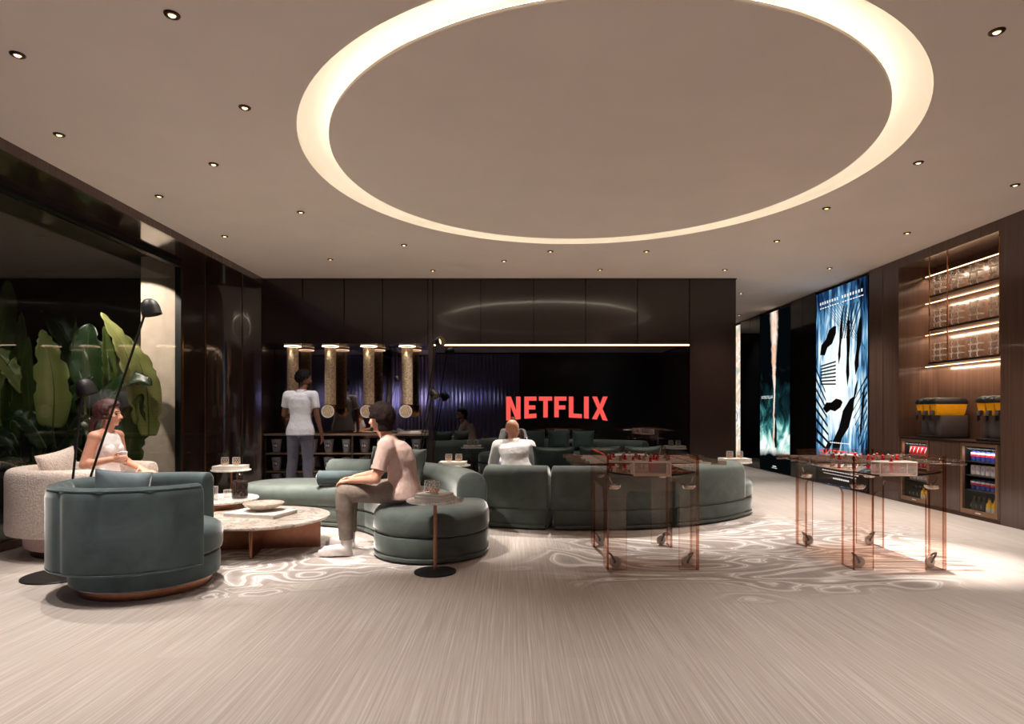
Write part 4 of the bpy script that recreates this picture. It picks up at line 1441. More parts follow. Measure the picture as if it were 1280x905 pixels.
C1 = (-2.20, 5.40)
coffee_table('large low round stone coffee table on crossed bronze plates before the chaise sofa', C1, 0.58, 0.285, R(10))
coffee_table('round stone coffee table in the hollow of the long sofa, by the video wall', (0.72, 8.35), 0.5, 0.285, R(20))
C2 = (-2.83, 5.96)
t = thing('coffee_table', 'smaller taller round stone coffee table holding bottle and glasses', 'coffee table', (C2[0], C2[1], 0), 0, 'round stone coffee tables')
B().lathe([(0.0, 0.34), (0.335, 0.34), (0.35, 0.352), (0.35, 0.36), (0.345, 0.366), (0.0, 0.366)], n=64, cap0=False, cap1=False).build('table_top', 'white_marble', t)
B().lathe([(0.0, 0.0), (0.21, 0.0), (0.212, 0.006), (0.212, 0.334), (0.208, 0.339), (0.0, 0.339)], n=48, cap0=False, cap1=False).build('drum_base', 'bronze', t)

book('large flat white book under the bowl on the low coffee table', (C1[0] - 0.03, C1[1] + 0.07, 0.2865), 0.50, 0.36, 0.032, R(-14))
t = thing('bowl', 'shallow speckled ceramic bowl on the large white book', 'bowl', (C1[0] - 0.03, C1[1] + 0.12, 0.3195))
B().lathe([(0.0, 0.0), (0.075, 0.0), (0.08, 0.006), (0.10, 0.016), (0.155, 0.04), (0.175, 0.062), (0.172, 0.066), (0.15, 0.05), (0.09, 0.026), (0.0, 0.02)], n=48, cap0=False, cap1=False).build('bowl_body', 'ceramic', t)
B().lathe([(0.17, 0.0615), (0.1765, 0.063), (0.173, 0.068), (0.17, 0.0615)], n=48, cap0=False, cap1=False).build('rim', 'ceramic', t)
t = thing('decanter_bottle', 'squat dark glass bottle on the taller coffee table', 'bottle', (C2[0] + 0.19, C2[1] + 0.0, 0.367))
B().lathe([(0.0, 0.0), (0.068, 0.0), (0.074, 0.008), (0.075, 0.02), (0.075, 0.13), (0.068, 0.158), (0.05, 0.172), (0.032, 0.178), (0.028, 0.2), (0.0, 0.2)], n=36, cap0=False, cap1=False).build('bottle_body', 'bottle_dark', t)
B().lathe([(0.0285, 0.192), (0.034, 0.194), (0.034, 0.226), (0.03, 0.231), (0.0, 0.231)], n=24, cap0=False, cap1=False).build('stopper', 'bottle_dark', t)


def drinking_glass(label, c, r, h):
    t = thing('drinking_glass', label, 'glass', c, 0, 'empty drinking glasses on the taller coffee table')
    n = 24
    lp = []
    for q, z in ((0.9, 0.0), (0.93, 0.004), (1.0, h), (0.95, h), (0.87, 0.012), (0.0, 0.012)):
        lp.append([(r * q * (1 + 0.03 * (i % 2)) * math.cos(2 * PI * i / n), r * q * (1 + 0.03 * (i % 2)) * math.sin(2 * PI * i / n), z) for i in range(n)])
    B().loops(lp, True, True, False).build('glass_body', 'glass_clear', t, 0)
    b = B().lathe([(r * 0.955, h - 0.002), (r * 1.03, h - 0.002), (r * 1.03, h + 0.001), (r * 0.955, h + 0.001), (r * 0.955, h - 0.002)], n=24, cap0=False, cap1=False)
    for i in range(0, n, 2):
        a = 2 * PI * i / n
        b.tube([(r * 0.93 * math.cos(a), r * 0.93 * math.sin(a), 0.012), (r * 1.0 * math.cos(a), r * 1.0 * math.sin(a), h * 0.93)], 0.0011, 5)
    b.build('rim', 'white_plastic', t, 0)
    return t


drinking_glass('tall ribbed empty glass on the taller coffee table, nearest the green armchair', (C2[0] - 0.09, C2[1] - 0.20, 0.367), 0.05, 0.165)
drinking_glass('medium ribbed empty glass beside the tall one on the taller coffee table', (C2[0] + 0.0, C2[1] - 0.13, 0.367), 0.037, 0.125)
drinking_glass('small empty glass between bottle and tall glasses on the taller coffee table', (C2[0] + 0.04, C2[1] + 0.06, 0.367), 0.034, 0.07)


# ================================================================== FLOOR LAMPS
def floor_lamp(label, base, h1, h2, aim1, aim2, rb, w):
    base, h1, h2 = V(base), V(h1), V(h2)
    t = thing('floor_lamp', label, 'floor lamp', base, 0, 'two-armed black floor lamps')
    B().lathe([(0.0, 0.0), (rb, 0.0), (rb, 0.008), (rb - 0.004, 0.012), (0.0, 0.012)], n=56, cap0=False, cap1=False).build('base', 'matte_black', t)
    k = B()
    k.ell((0, 0, 0.05), (0.034, 0.03, 0.04)).lathe([(0.03, 0.012), (0.024, 0.03)], n=20)
    k.tube([(-0.01, 0, 0.055), (-0.12, 0.01, 0.135)], 0.006, 8)
    k.build('joint', 'matte_black', t)
    for i, (h, aim) in enumerate(((h1, aim1), (h2, aim2))):
        e = h - base
        s = V(((-0.012, 0.012)[i], 0, 0.05))
        arm = B().tube([s, s + (e - s) * 0.5, e], 0.0085, 10).build('arm', 'matte_black', t)
        d = V(aim).normalized()
        ax = Matrix.Translation(e) @ d.to_track_quat('Z', 'Y').to_matrix().to_4x4()
        sh = B().lathe([(0.0, -0.03), (0.03, -0.024), (0.055, 0.0), (0.068, 0.04), (0.072, 0.10), (0.07, 0.10), (0.066, 0.042), (0.05, 0.0), (0.0, -0.02)], n=32, cap0=False, cap1=False, mat=ax).build('lamp_shade', 'matte_black', t, 50)
        B().lathe([(0.0, 0.03), (0.05, 0.03), (0.05, 0.038), (0.0, 0.04)], n=24, cap0=False, cap1=False, mat=ax).build('light_source', 'lamp_glow', sh)
        spot(tuple(base + e + d * 0.06), w, 110, 0.6, (1, 0.85, 0.72), tuple(base + e + d), 0.03, 'lamp_light')
    return t


floor_lamp('black two-armed floor lamp on a disc base beside the green armchair', (-3.30, 4.50, 0), P3(186, 378, 4.78), P3(104, 478, 4.66), (0.25, 0.05, -1), (0.3, 0.1, -0.9), 0.245, 0.6)
floor_lamp('black two-armed floor lamp between popcorn niche and video wall', (-1.40, 8.72, 0), P3(546, 428, 8.8), P3(541, 489, 8.8), (0.9, -0.55, 0.15), (0.5, -0.3, -0.8), 0.2, 1.0)

# ================================================================== GLASS FOOTBALL TABLES


def arch(w, h, x0, x1, z1, rr=0.05):
    """outline of a sheet w wide, h tall with an arched opening x0..x1 up to z1"""
    p = [(-w / 2, 0), (x0, 0)]
    for i in range(7):
        a = PI - (PI / 2) * i / 6
        p.append((x0 + rr + rr * math.cos(a), z1 - rr + rr * math.sin(a)))
    for i in range(7):
        a = PI / 2 - (PI / 2) * i / 6
        p.append((x1 - rr + rr * math.cos(a), z1 - rr + rr * math.sin(a)))
    p += [(x1, 0), (w / 2, 0), (w / 2, h), (-w / 2, h)]
    return p


def football_table(label, c):
    t = thing('football_table', label, 'table football', (c[0], c[1], 0), 0, 'copper-tinted glass table football tables')
    W, LN, H, th = 0.70, 0.96, 0.865, 0.018
    gm = ['copper_glass', 'copper_edge']
    for s in (-1, 1):
        y = s * (LN / 2)
        B().prism(arch(W, H, -0.20, 0.20, 0.60), lambda u, w: (u, y - s * th, w), lambda u, w: (u, y, w), 0, 1).build('end_panel', gm, t, 0)
        x = s * (W / 2)
        B().prism(arch(LN - 2 * th - 0.004, H, -0.30, 0.30, 0.60), lambda u, w: (x - s * th, u, w), lambda u, w: (x, u, w), 0, 1).build('side_panel', gm, t, 0)
    # playing field: sheet dished across its ends
    b = B()
    nx = 12
    top, bot = [], []
    for j in range(13):
        v = -0.455 + 0.91 * j / 12
        rt, rb_ = [], []
        for i in range(nx + 1):
            u = -0.325 + 0.65 * i / nx
            z = 0.705 + 0.03 * (abs(u) / 0.325) ** 2 + 0.012 * (abs(v) / 0.455) ** 4
            rt.append((u, v, z)); rb_.append((u, v, z - 0.012))
        top.append(rt); bot.append(rb_)
    b.loops(top, False, False, False)
    b.loops(bot, False, False, False)
    ed = [top[0], bot[0]], [top[-1], bot[-1]], [[r[0] for r in top], [r[0] for r in bot]], [[r[-1] for r in top], [r[-1] for r in bot]]
    for e in ed:
        b.loops(list(e), False, False, False, 1)
    b.build('playfield', ['field_glass', 'matte_black'], t, 30)
    # field markings
    m = B()
    m.box((-0.32, -0.004, 0.74), (0.32, 0.004, 0.742))
    m.lathe([(0.098, 0.722), (0.104, 0.722), (0.104, 0.724), (0.098, 0.724), (0.098, 0.722)], n=32, cap0=False, cap1=False)
    m.build('field_marking', 'white_plastic', t, 0)
    ys = [-0.385 + 0.11 * i for i in range(8)]
    men = (1, 2, 3, 5, 5, 3, 2, 1)
    team = ('player_red', 'player_red', 'player_clear', 'player_red', 'player_clear', 'player_red', 'player_clear', 'player_clear')
    pm = {}
    hm = None
    zr = 0.805
    for i, y in enumerate(ys):
        off = random.uniform(-0.03, 0.03)
        rod = B().tube([(-0.50 + off, y, zr), (0.50 + off, y, zr)], 0.007, 10).build('rod', 'chrome', t)
        for sgn in (1, -1):
            hd = B()
            hd.lathe([(0.0, 0.0), (0.013, 0.0), (0.017, 0.01), (0.016, 0.04), (0.019, 0.08), (0.017, 0.115), (0.0, 0.118)], n=14, cap0=False, cap1=False,
                     mat=Matrix.Translation((sgn * 0.47 + off, y, zr)) @ Matrix.Rotation(R(90 * sgn), 4, 'Y')).build('handle', 'handle_glass', rod)
        k = men[i]
        for q in range(k):
            x = off * 0.6 + (q - (k - 1) / 2) * (0.12 if k > 3 else 0.19)
            pb = B()
            pb.box((x - 0.014, y - 0.010, zr - 0.022), (x + 0.014, y + 0.010, zr + 0.018), 0.004, 1)
            pb.ell((x, y, zr + 0.03), (0.011, 0.011, 0.013), n=10, k=6)
            pb.box((x - 0.011, y - 0.007, zr - 0.06), (x + 0.011, y + 0.007, zr - 0.022), 0.003, 1)
            pb.box((x - 0.012, y - 0.010, zr - 0.07), (x + 0.012, y + 0.012, zr - 0.058), 0.003, 1)
            pb.build('player', team[i], rod)
    # goals with hexagon-woven nets hanging inside both ends
    for s in (-1, 1):
        g = B()
        y0, y1 = s * 0.458, s * 0.345
        z0, z1 = 0.715, 0.815
        g.tube([(-0.14, y0, z1), (0.14, y0, z1), (0.14, y1, z1), (-0.14, y1, z1), (-0.14, y0, z1)], 0.005, 6)
        g.tube([(-0.14, y0, z0), (0.14, y0, z0), (0.14, y1, z0), (-0.14, y1, z0), (-0.14, y0, z0)], 0.0045, 6)
        for x in (-0.14, 0.14):
            for y in (y0, y1):
                g.tube([(x, y, z0), (x, y, z1)], 0.005, 6)
        g = g.build('goal', 'net_cord', t)
        nb = B()
        nx, nz = 15, 5

        def cross(f, na, nb_):
            for i in range(-nb_, na):
                for dr in (1, -1):
                    pts = []
                    for k in range(nb_ + 1):
                        a = i + k if dr == 1 else i + nb_ - k
                        if 0 <= a <= na:
                            pts.append(f(a / na, k / nb_))
                    if len(pts) > 1:
                        nb.tube([pts[0], pts[-1]], 0.0009, 4, False)
        cross(lambda a, k: (-0.14 + 0.28 * a, y0 - s * 0.001, z0 + (z1 - z0) * k), nx, nz)
        cross(lambda a, k: (-0.14 + 0.28 * a, y1, z0 + (z1 - z0) * k), nx, nz)
        for x in (-0.14, 0.14):
            cross(lambda a, k: (x, y0 + (y1 - y0) * a, z0 + (z1 - z0) * k), 6, nz)
        nb.build('net', 'net_cord', g, 0)
    # ball cups on brackets in the corners, and ball casters at the feet
    for sx in (-1, 1):
        for sy in (-1, 1):
            cx, cy = sx * 0.285, sy * 0.415
            b = B()
            b.tube([(cx + sx * 0.035, cy, 0.70), (cx + sx * 0.02, cy, 0.66), (cx, cy, 0.628)], 0.006, 8)
            b.lathe([(0.0, 0.607), (0.035, 0.609), (0.05, 0.622), (0.054, 0.64), (0.05, 0.64), (0.045, 0.625), (0.0, 0.613)], (cx, cy, 0), n=24, cap0=False, cap1=False)
            b.build('ball_cup', 'chrome', t)
            cx, cy = sx * 0.275, sy * 0.405
            cs = B()
            rot = Matrix.Translation((cx, cy, 0.047)) @ Matrix.Rotation(R(90), 4, 'X') @ Matrix.Rotation(R(20 * sx), 4, 'Y')
            cs.lathe([(0.0, -0.014), (0.032, -0.014), (0.044, -0.009), (0.046, 0.0), (0.044, 0.009), (0.032, 0.014), (0.0, 0.014)], n=28, cap0=False, cap1=False, mat=rot)
            cs = cs.build('caster', 'wheel_grey', t)
            B().tube([(cx, cy - 0.02, 0.047), (cx + sx * 0.03, cy - 0.02, 0.1), (cx + sx * 0.048, cy + sy * 0.0, 0.115)], 0.008, 8).tube([(cx, cy + 0.02, 0.047), (cx + sx * 0.03, cy + 0.02, 0.1), (cx + sx * 0.048, cy, 0.115)], 0.008, 8).lathe([(0.0, -0.02), (0.01, -0.02), (0.01, 0.02), (0.0, 0.02)], mat=rot, n=12, cap0=False, cap1=False).build('fork', 'steel', cs)
    return t


football_table('copper-tinted glass table football behind which the long sofa curves', (1.07, 5.14))
football_table('copper-tinted glass table football nearest the bar and posters', (2.945, 5.14))
# ================================================================== PEOPLE


def remeshed(b, name, mat, parent, vox, it=6, fac=0.5):
    o = b.build(name, mat, parent, 0)
    m = o.modifiers.new('r', 'REMESH'); m.mode = 'VOXEL'; m.voxel_size = vox; m.use_smooth_shade = True
    s = o.modifiers.new('s', 'SMOOTH'); s.factor = fac; s.iterations = it
    return o


def frame(d, up):
    d = V(d).normalized()
    s = d.cross(V(up)).normalized()
    return [s, d, s.cross(d).normalized()]       # side (person's right), forward, up


def lerp(a, b, t):
    return V(a) * (1 - t) + V(b) * t


def rings(b, rs, n=24):
    """closed loft through elliptical rings (centre, u, v, ru, rv) with flat ends"""
    b.loops([[V(c) + u * (ru * math.cos(2 * PI * i / n)) + v * (rv * math.sin(2 * PI * i / n)) for i in range(n)] for c, u, v, ru, rv in rs], True, True, True)


def hand(b, wr, d, nrm, side, curl=0.35, s=1.0, tn=0.35):
    """palm, four unequal bent fingers and a thumb; d = direction of the hand, nrm = direction the palm faces, side = direction of the thumb"""
    wr, d, nrm = V(wr), V(d).normalized(), V(nrm)
    nrm = (nrm - d * nrm.dot(d)).normalized()
    side = (V(side) - d * V(side).dot(d) - nrm * V(side).dot(nrm)).normalized()
    for k in (-0.028, -0.010, 0.010, 0.028):
        b.cap(wr + d * 0.015 * s + side * k * 0.6 * s, wr + d * 0.085 * s + side * k * s, 0.0145 * s, 0.0125 * s)
    lens = (0.072, 0.080, 0.074, 0.058)
    for i, k in enumerate((0.029, 0.010, -0.010, -0.028)):
        p = wr + d * 0.088 * s + side * k * s
        dd = (d + side * k * 1.5).normalized()
        ang = 0.0
        for j, fr in enumerate((0.44, 0.32, 0.24)):
            ang += curl * (0.7, 1.0, 0.8)[j]
            q = p + (dd * math.cos(ang) + nrm * math.sin(ang)) * lens[i] * fr * s
            b.cap(p, q, (0.0092, 0.0085, 0.0078)[j] * s, (0.0085, 0.0078, 0.0070)[j] * s)
            p = q
    p = wr + d * 0.025 * s + side * 0.026 * s
    q = p + (d * 0.55 + side * 0.75 + nrm * tn).normalized() * 0.042 * s
    b.cap(p, q, 0.0125 * s, 0.0105 * s)
    r = q + (d * 0.9 + side * 0.15 + nrm * tn).normalized() * 0.032 * s
    b.cap(q, r, 0.0103 * s, 0.0085 * s)


def head(b, c, fwd, up, s=1.0):
    """c = middle of the skull; total height about 0.23 * s"""
    R_, F, U = frame(fwd, up)
    c = V(c)
    ax = [R_, F, U]
    b.ell(c + U * 0.028 * s - F * 0.008 * s, (0.074 * s, 0.094 * s, 0.088 * s), ax, 24, 16)
    b.ell(c - U * 0.018 * s + F * 0.022 * s, (0.064 * s, 0.070 * s, 0.085 * s), ax, 20, 14)
    b.ell(c - U * 0.068 * s + F * 0.042 * s, (0.042 * s, 0.042 * s, 0.036 * s), ax, 16, 10)          # jaw
    b.ell(c - U * 0.088 * s + F * 0.068 * s, (0.020 * s, 0.017 * s, 0.017 * s), ax, 12, 8)           # chin
    b.ell(c + U * 0.022 * s + F * 0.078 * s, (0.052 * s, 0.013 * s, 0.012 * s), ax, 14, 8)           # brow
    b.cap(c + U * 0.008 * s + F * 0.088 * s, c - U * 0.026 * s + F * 0.110 * s, 0.009 * s, 0.013 * s)  # nose
    for sg in (-1, 1):
        b.ell(c - U * 0.030 * s + F * 0.098 * s + R_ * 0.011 * sg * s, (0.009 * s, 0.010 * s, 0.008 * s), ax, 10, 6)
        b.ell(c - U * 0.018 * s + F * 0.060 * s + R_ * 0.040 * sg * s, (0.022 * s, 0.024 * s, 0.020 * s), ax, 12, 8)   # cheek
        b.ell(c + U * 0.000 * s - F * 0.010 * s + R_ * 0.074 * sg * s, (0.010 * s, 0.019 * s, 0.032 * s), [(R_ + F * -0.35 * sg).normalized(), F, U], 12, 8)   # ear
    b.ell(c - U * 0.050 * s + F * 0.088 * s, (0.022 * s, 0.012 * s, 0.008 * s), ax, 12, 6)           # upper lip
    b.ell(c - U * 0.062 * s + F * 0.085 * s, (0.019 * s, 0.012 * s, 0.008 * s), ax, 12, 6)


def face_bits(t, c, fwd, up, s=1.0, lips=False, hair='hair_dark'):
    R_, F, U = frame(fwd, up)
    c = V(c)
    ax = [R_, F, U]
    for sg in (-1, 1):
        B().ell(c + U * 0.004 * s + F * 0.0765 * s + R_ * 0.031 * sg * s, (0.013 * s, 0.010 * s, 0.0075 * s), ax, 12, 8).build('eye', 'eye_dark', t)
        B().cap(c + U * 0.031 * s + F * 0.090 * s + R_ * 0.016 * sg * s, c + U * 0.030 * s + F * 0.080 * s + R_ * 0.046 * sg * s, 0.0045 * s, 0.0035 * s).build('eyebrow', hair, t)
    if lips:
        B().ell(c - U * 0.055 * s + F * 0.093 * s, (0.019 * s, 0.011 * s, 0.009 * s), ax, 12, 8).build('lips', 'lip', t)


def person(label, p, skin, s=1.0):
    """p: joints. Returns the Empty; body is one continuous skin surface"""
    t = thing('person', label, 'person', p['root'])
    o = V(p['root'])
    q = {k: (V(v) - o) for k, v in p.items() if isinstance(v, (tuple, V)) and k not in ('root', 'fwd', 'look', 'hdL', 'hdR', 'hnL', 'hnR', 'htL', 'htR', 'up', 'hup')}
    p = dict(p, q=q)
    b = B()
    fwd = V(p['fwd'])
    sp = (q['neck'] - q['pel']).normalized()
    Rt, Fw, Up = frame(fwd, sp)
    mid = lerp(q['pel'], q['neck'], 0.4)
    # trunk
    prof = [(-0.10, 0.150, 0.105), (0.0, 0.160, 0.112), (0.2, 0.140, 0.100), (0.38, 0.128, 0.092), (0.58, 0.148, 0.105), (0.78, 0.162, 0.108), (0.9, 0.135, 0.088), (1.0, 0.07, 0.06)]
    if p.get('female'):
        prof = [(-0.10, 0.150, 0.108), (0.0, 0.158, 0.112), (0.2, 0.130, 0.094), (0.38, 0.112, 0.084), (0.58, 0.128, 0.098), (0.75, 0.138, 0.100), (0.9, 0.115, 0.078), (1.0, 0.06, 0.052)]
    bend = V(p.get('bend', (0, 0, 0)))
    trunk = []
    for tt, w, d in prof:
        c = lerp(q['pel'], q['neck'], tt) + bend * math.sin(PI * max(0, min(1, tt)))
        trunk.append((c, Rt, Fw, w * s, d * s))
    rings(b, trunk)
    p['trunk'] = trunk
    p['axes'] = (Rt, Fw, sp)
    b.cap(q['neck'] - sp * 0.03, q['head'] - V(p.get('hup', (0, 0, 1))) * 0.07 * s, 0.055 * s, 0.052 * s)
    head(b, q['head'], p['look'], p.get('hup', (0, 0, 1)), s)
    for S in 'LR':
        b.cap(lerp(q['neck'], q['sh' + S], 0.25) - sp * 0.02, q['sh' + S], 0.055 * s, 0.056 * s)
        b.cap(q['sh' + S], q['el' + S], 0.050 * s, 0.038 * s)
        b.ell(lerp(q['el' + S], q['wr' + S], 0.22), (0.041 * s,) * 3)
        b.cap(q['el' + S], q['wr' + S], 0.039 * s, 0.0265 * s)
        hand(b, q['wr' + S], p['hd' + S], p['hn' + S], p['ht' + S], p.get('curl' + S, 0.35), s * (0.9 if p.get('female') else 1.0), p.get('tn' + S, 0.35))
        b.cap(q['hip' + S], q['kn' + S], 0.086 * s, 0.056 * s)
        b.ell(q['kn' + S], (0.057 * s,) * 3)
        b.ell(lerp(q['kn' + S], q['an' + S], 0.3), (0.056 * s,) * 3)
        b.cap(q['kn' + S], q['an' + S], 0.052 * s, 0.036 * s)
        b.cap(q['an' + S] - V((0, 0, 0.02)), q['to' + S], 0.036 * s, 0.026 * s)
    remeshed(b, 'body', skin, t, 0.0058, 5)
    return t, p


def shirt(t, p, mat, sleeve=0.62, infl=0.016, s=1.0, hem=-0.16, sleeveless=False, collar=False):
    q = p['q']
    Rt, Fw, sp = p['axes']
    b = B()
    tr = p['trunk']
    rs = []
    c0, u, v, ru, rv = tr[1]
    rs.append((c0 + (tr[0][0] - tr[1][0]) * (-hem / 0.10), u, v, tr[0][3] + infl + 0.042, tr[0][4] + infl + 0.03))
    for j_, (c, u, v, ru, rv) in enumerate(tr[1:-1]):
        rs.append((c, u, v, ru + infl + (0.026 if j_ == 0 else 0.008), rv + infl + (0.018 if j_ == 0 else 0.006)))
    c, u, v, ru, rv = tr[-1]
    rs.append((c - sp * 0.022, u, v, 0.085 * s, 0.075 * s))
    rings(b, rs)
    for S in 'LR':
        b.cap(lerp(q['neck'], q['sh' + S], 0.3) - sp * 0.03, q['sh' + S], 0.062 * s, 0.066 * s if not sleeveless else 0.03)
        if not sleeveless:
            e = lerp(q['sh' + S], q['el' + S], sleeve)
            b.ell(q['sh' + S], (0.068 * s,) * 3)
            b.tube([q['sh' + S], lerp(q['sh' + S], e, 0.5), e], [0.067 * s, 0.064 * s, 0.062 * s], 18)
            if sleeve > 1:
                w = lerp(q['el' + S], q['wr' + S], 0.9)
                b.tube([q['el' + S], lerp(q['el' + S], w, 0.5), w], [0.060 * s, 0.052 * s, 0.042 * s], 16)
                b.ell(q['el' + S], (0.058 * s,) * 3)
    b.cap(q['shL'] - sp * 0.03, q['shR'] - sp * 0.03, 0.072 * s, 0.072 * s) if not sleeveless else None
    o = remeshed(b, 'shirt', mat, t, 0.008, 16)
    if collar:
        rr = []
        n0 = q['neck']
        for dz, r in ((-0.06, 0.09), (-0.03, 0.08), (0.0, 0.071), (0.024, 0.067)):
            rr.append((n0 + sp * dz, Rt, Fw, r * s, (r - 0.004) * s))
        c = B()
        rings(c, rr)
        c.build('collar', mat, t, 60)
    return o


def trousers(t, p, mat, to=0.93, s=1.0, infl=0.016, name='trousers'):
    q = p['q']
    tr = p['trunk']
    b = B()
    rs = [(c, u, v, ru + 0.014, rv + 0.014) for c, u, v, ru, rv in tr[:3]]
    rs[-1] = (lerp(tr[1][0], tr[2][0], 0.6), tr[1][1], tr[1][2], tr[1][3] + 0.012, tr[1][4] + 0.012)
    rings(b, rs)
    b.ell(tr[0][0], (tr[0][3] + 0.01, tr[0][4] + 0.01, 0.07), [tr[0][1], tr[0][2], p['axes'][2]])
    for S in 'LR':
        h, k, a = q['hip' + S], q['kn' + S], q['an' + S]
        if to <= 0.5:
            e = lerp(h, k, to * 2)
            b.ell(h, (0.1 * s,) * 3)
            b.tube([h, lerp(h, e, 0.5), e], [0.102 * s, 0.094 * s, 0.088 * s], 18)
            continue
        b.cap(h, k, (0.086 + infl) * s, (0.058 + infl) * s)
        e = lerp(k, a, to)
        b.tube([k, lerp(k, e, 0.35), lerp(k, e, 0.7), e], [(0.058 + infl) * s, 0.074 * s, 0.062 * s, 0.058 * s], 18)
    return remeshed(b, name, mat, t, 0.008, 5)


def shoes(t, p, mat, s=1.0, sock=None):
    q = p['q']
    for S in 'LR':
        a, to = q['an' + S], q['to' + S]
        d = V((to.x - a.x, to.y - a.y, 0)).normalized()
        z0 = min(a.z - 0.08, to.z - 0.03)
        b = B()
        heel = V((a.x, a.y, 0)) - d * 0.035
        sd = V((-d.y, d.x, 0))
        rel = V(to) - V(a)
        loops = []
        for k, w in ((0.0, 0.0), (0.012, 0.0), (0.03, 0.006), (0.05, 0.016)):
            lp = []
            for i in range(20):
                an = 2 * PI * i / 20
                x = 0.125 + 0.145 * math.cos(an)
                y = (0.042 + 0.008 * math.cos(an)) * math.sin(an)
                x = 0.125 + (x - 0.125) * (1 - w * 2.5)
                lp.append(heel + d * x + sd * y * (1 - w * 6) + V((0, 0, z0 + k)))
            loops.append(lp)
        b.loops(loops)
        b.cap(heel + d * 0.04 + V((0, 0, z0 + 0.055)), heel + d * 0.2 + V((0, 0, z0 + 0.045)), 0.047 * s, 0.036 * s)
        b.cap(heel + d * 0.04 + V((0, 0, z0 + 0.05)), V(a) - V((0, 0, 0.012)), 0.046 * s, 0.045 * s)
        o = remeshed(b, 'shoe', mat, t, 0.007, 4)
        if sock:
            B().tube([V(a) - V((0, 0, 0.01)), V(a) + (q['kn' + S] - V(a)) * 0.28], [0.045 * s, 0.046 * s], 18).build('sock', sock, t, 50)


def hair_cap(b, c, fwd, up, s, thick=0.014, low=-0.035, front=0.045, n=22):
    """shell over the skull, open at the face"""
    R_, F, U = frame(fwd, up)
    c = V(c) + U * 0.028 * s - F * 0.010 * s
    r = (0.074 * s + thick, 0.094 * s + thick, 0.088 * s + thick)
    for i in range(n):
        for j in range(14):
            a = 2 * PI * i / n
            e = R(-38) + (R(90) - R(-38)) * j / 13
            d = R_ * (math.cos(e) * math.cos(a)) * r[0] + F * (math.cos(e) * math.sin(a)) * r[1] + U * math.sin(e) * r[2]
            fwdness = d.dot(F) / r[1]
            h = d.dot(U)
            if fwdness > 0.35 and h < front * s + 0.03 * (fwdness - 0.35):
                continue
            if fwdness > -0.25 and h < low * s * 0.2:
                continue
            b.ell(c + d * random.uniform(0.90, 0.99), (0.021 * s,) * 3, n=8, k=6)


# ---- seated man in beige, on the rounded end of the chaise sofa, looking away to the left
J = dict(root=(-1.0, 5.25, 0), fwd=(-1, 0.06, 0), look=(-0.9, 0.42, -0.02), hup=(-0.10, 0, 1),
         pel=(-0.93, 5.25, 0.545), neck=(-1.055, 5.24, 0.985), head=(-1.125, 5.245, 1.135), bend=(0.045, 0, 0.0),
         shL=(-1.04, 5.055, 0.925), shR=(-1.06, 5.425, 0.925), elL=(-1.105, 4.99, 0.655), elR=(-1.18, 5.47, 0.66),
         wrL=(-1.335, 5.10, 0.632), wrR=(-1.37, 5.36, 0.632), hdL=(-0.9, 0.35, -0.15), hdR=(-0.9, -0.4, -0.1), hnL=(0.05, 0.1, -1), hnR=(0.05, -0.1, -1), htL=(0, 1, 0.2), htR=(0, -1, 0.2),
         hipL=(-0.95, 5.155, 0.525), hipR=(-0.95, 5.345, 0.525), knL=(-1.395, 5.105, 0.525), knR=(-1.43, 5.385, 0.525),
         anL=(-1.375, 5.105, 0.098), anR=(-1.43, 5.42, 0.098), toL=(-1.53, 5.09, 0.04), toR=(-1.59, 5.45, 0.04), curlL=0.4, curlR=0.4)
t, p = person('seated man in a beige T-shirt on the sofa end, hands on his knees, looking away', J, 'skin_fair')
# (knees 0 to the person's own left = towards the camera)
shirt(t, p, 'cloth_beige', 0.72, 0.024, collar=True)
for S in 'LR':      # turned sleeve hems
    e = lerp(p['q']['sh' + S], p['q']['el' + S], 0.72)
    d = (p['q']['el' + S] - p['q']['sh' + S]).normalized()
    B().tube([e - d * 0.024, e + d * 0.004], [0.0655, 0.0655], 22).build('sleeve_hem', 'cloth_beige', t, 50)
trousers(t, p, 'cloth_taupe', 0.9)
shoes(t, p, 'shoe_white', 1.0, 'shoe_white')
b = B()
hc = p['q']['head']
hair_cap(b, hc, J['look'], J['hup'], 1.0, 0.024, -0.05, 0.052)
R_, F, U = frame(J['look'], J['hup'])
for k in range(16):
    a = R(205 + 130 * k / 15)
    for z in (-0.02, -0.05, -0.075):
        b.ell(hc + R_ * (0.072 * math.cos(a)) + F * (0.088 * math.sin(a) - 0.008) + U * z, (0.022, 0.022, 0.026), n=8, k=6)
remeshed(b, 'hair', 'hair_dark', t, 0.006, 2)
face_bits(t, hc, J['look'], J['hup'])
b = B()
for k in range(9):      # short beard along the jaw
    a = R(-60 + 120 * k / 8)
    b.ell(hc + R_ * (0.058 * math.sin(a)) + F * (0.03 + 0.045 * math.cos(a)) - U * (0.072 + 0.012 * math.cos(a)), (0.017, 0.015, 0.020), n=8, k=6)
remeshed(b, 'beard', 'hair_dark', t, 0.007, 3)

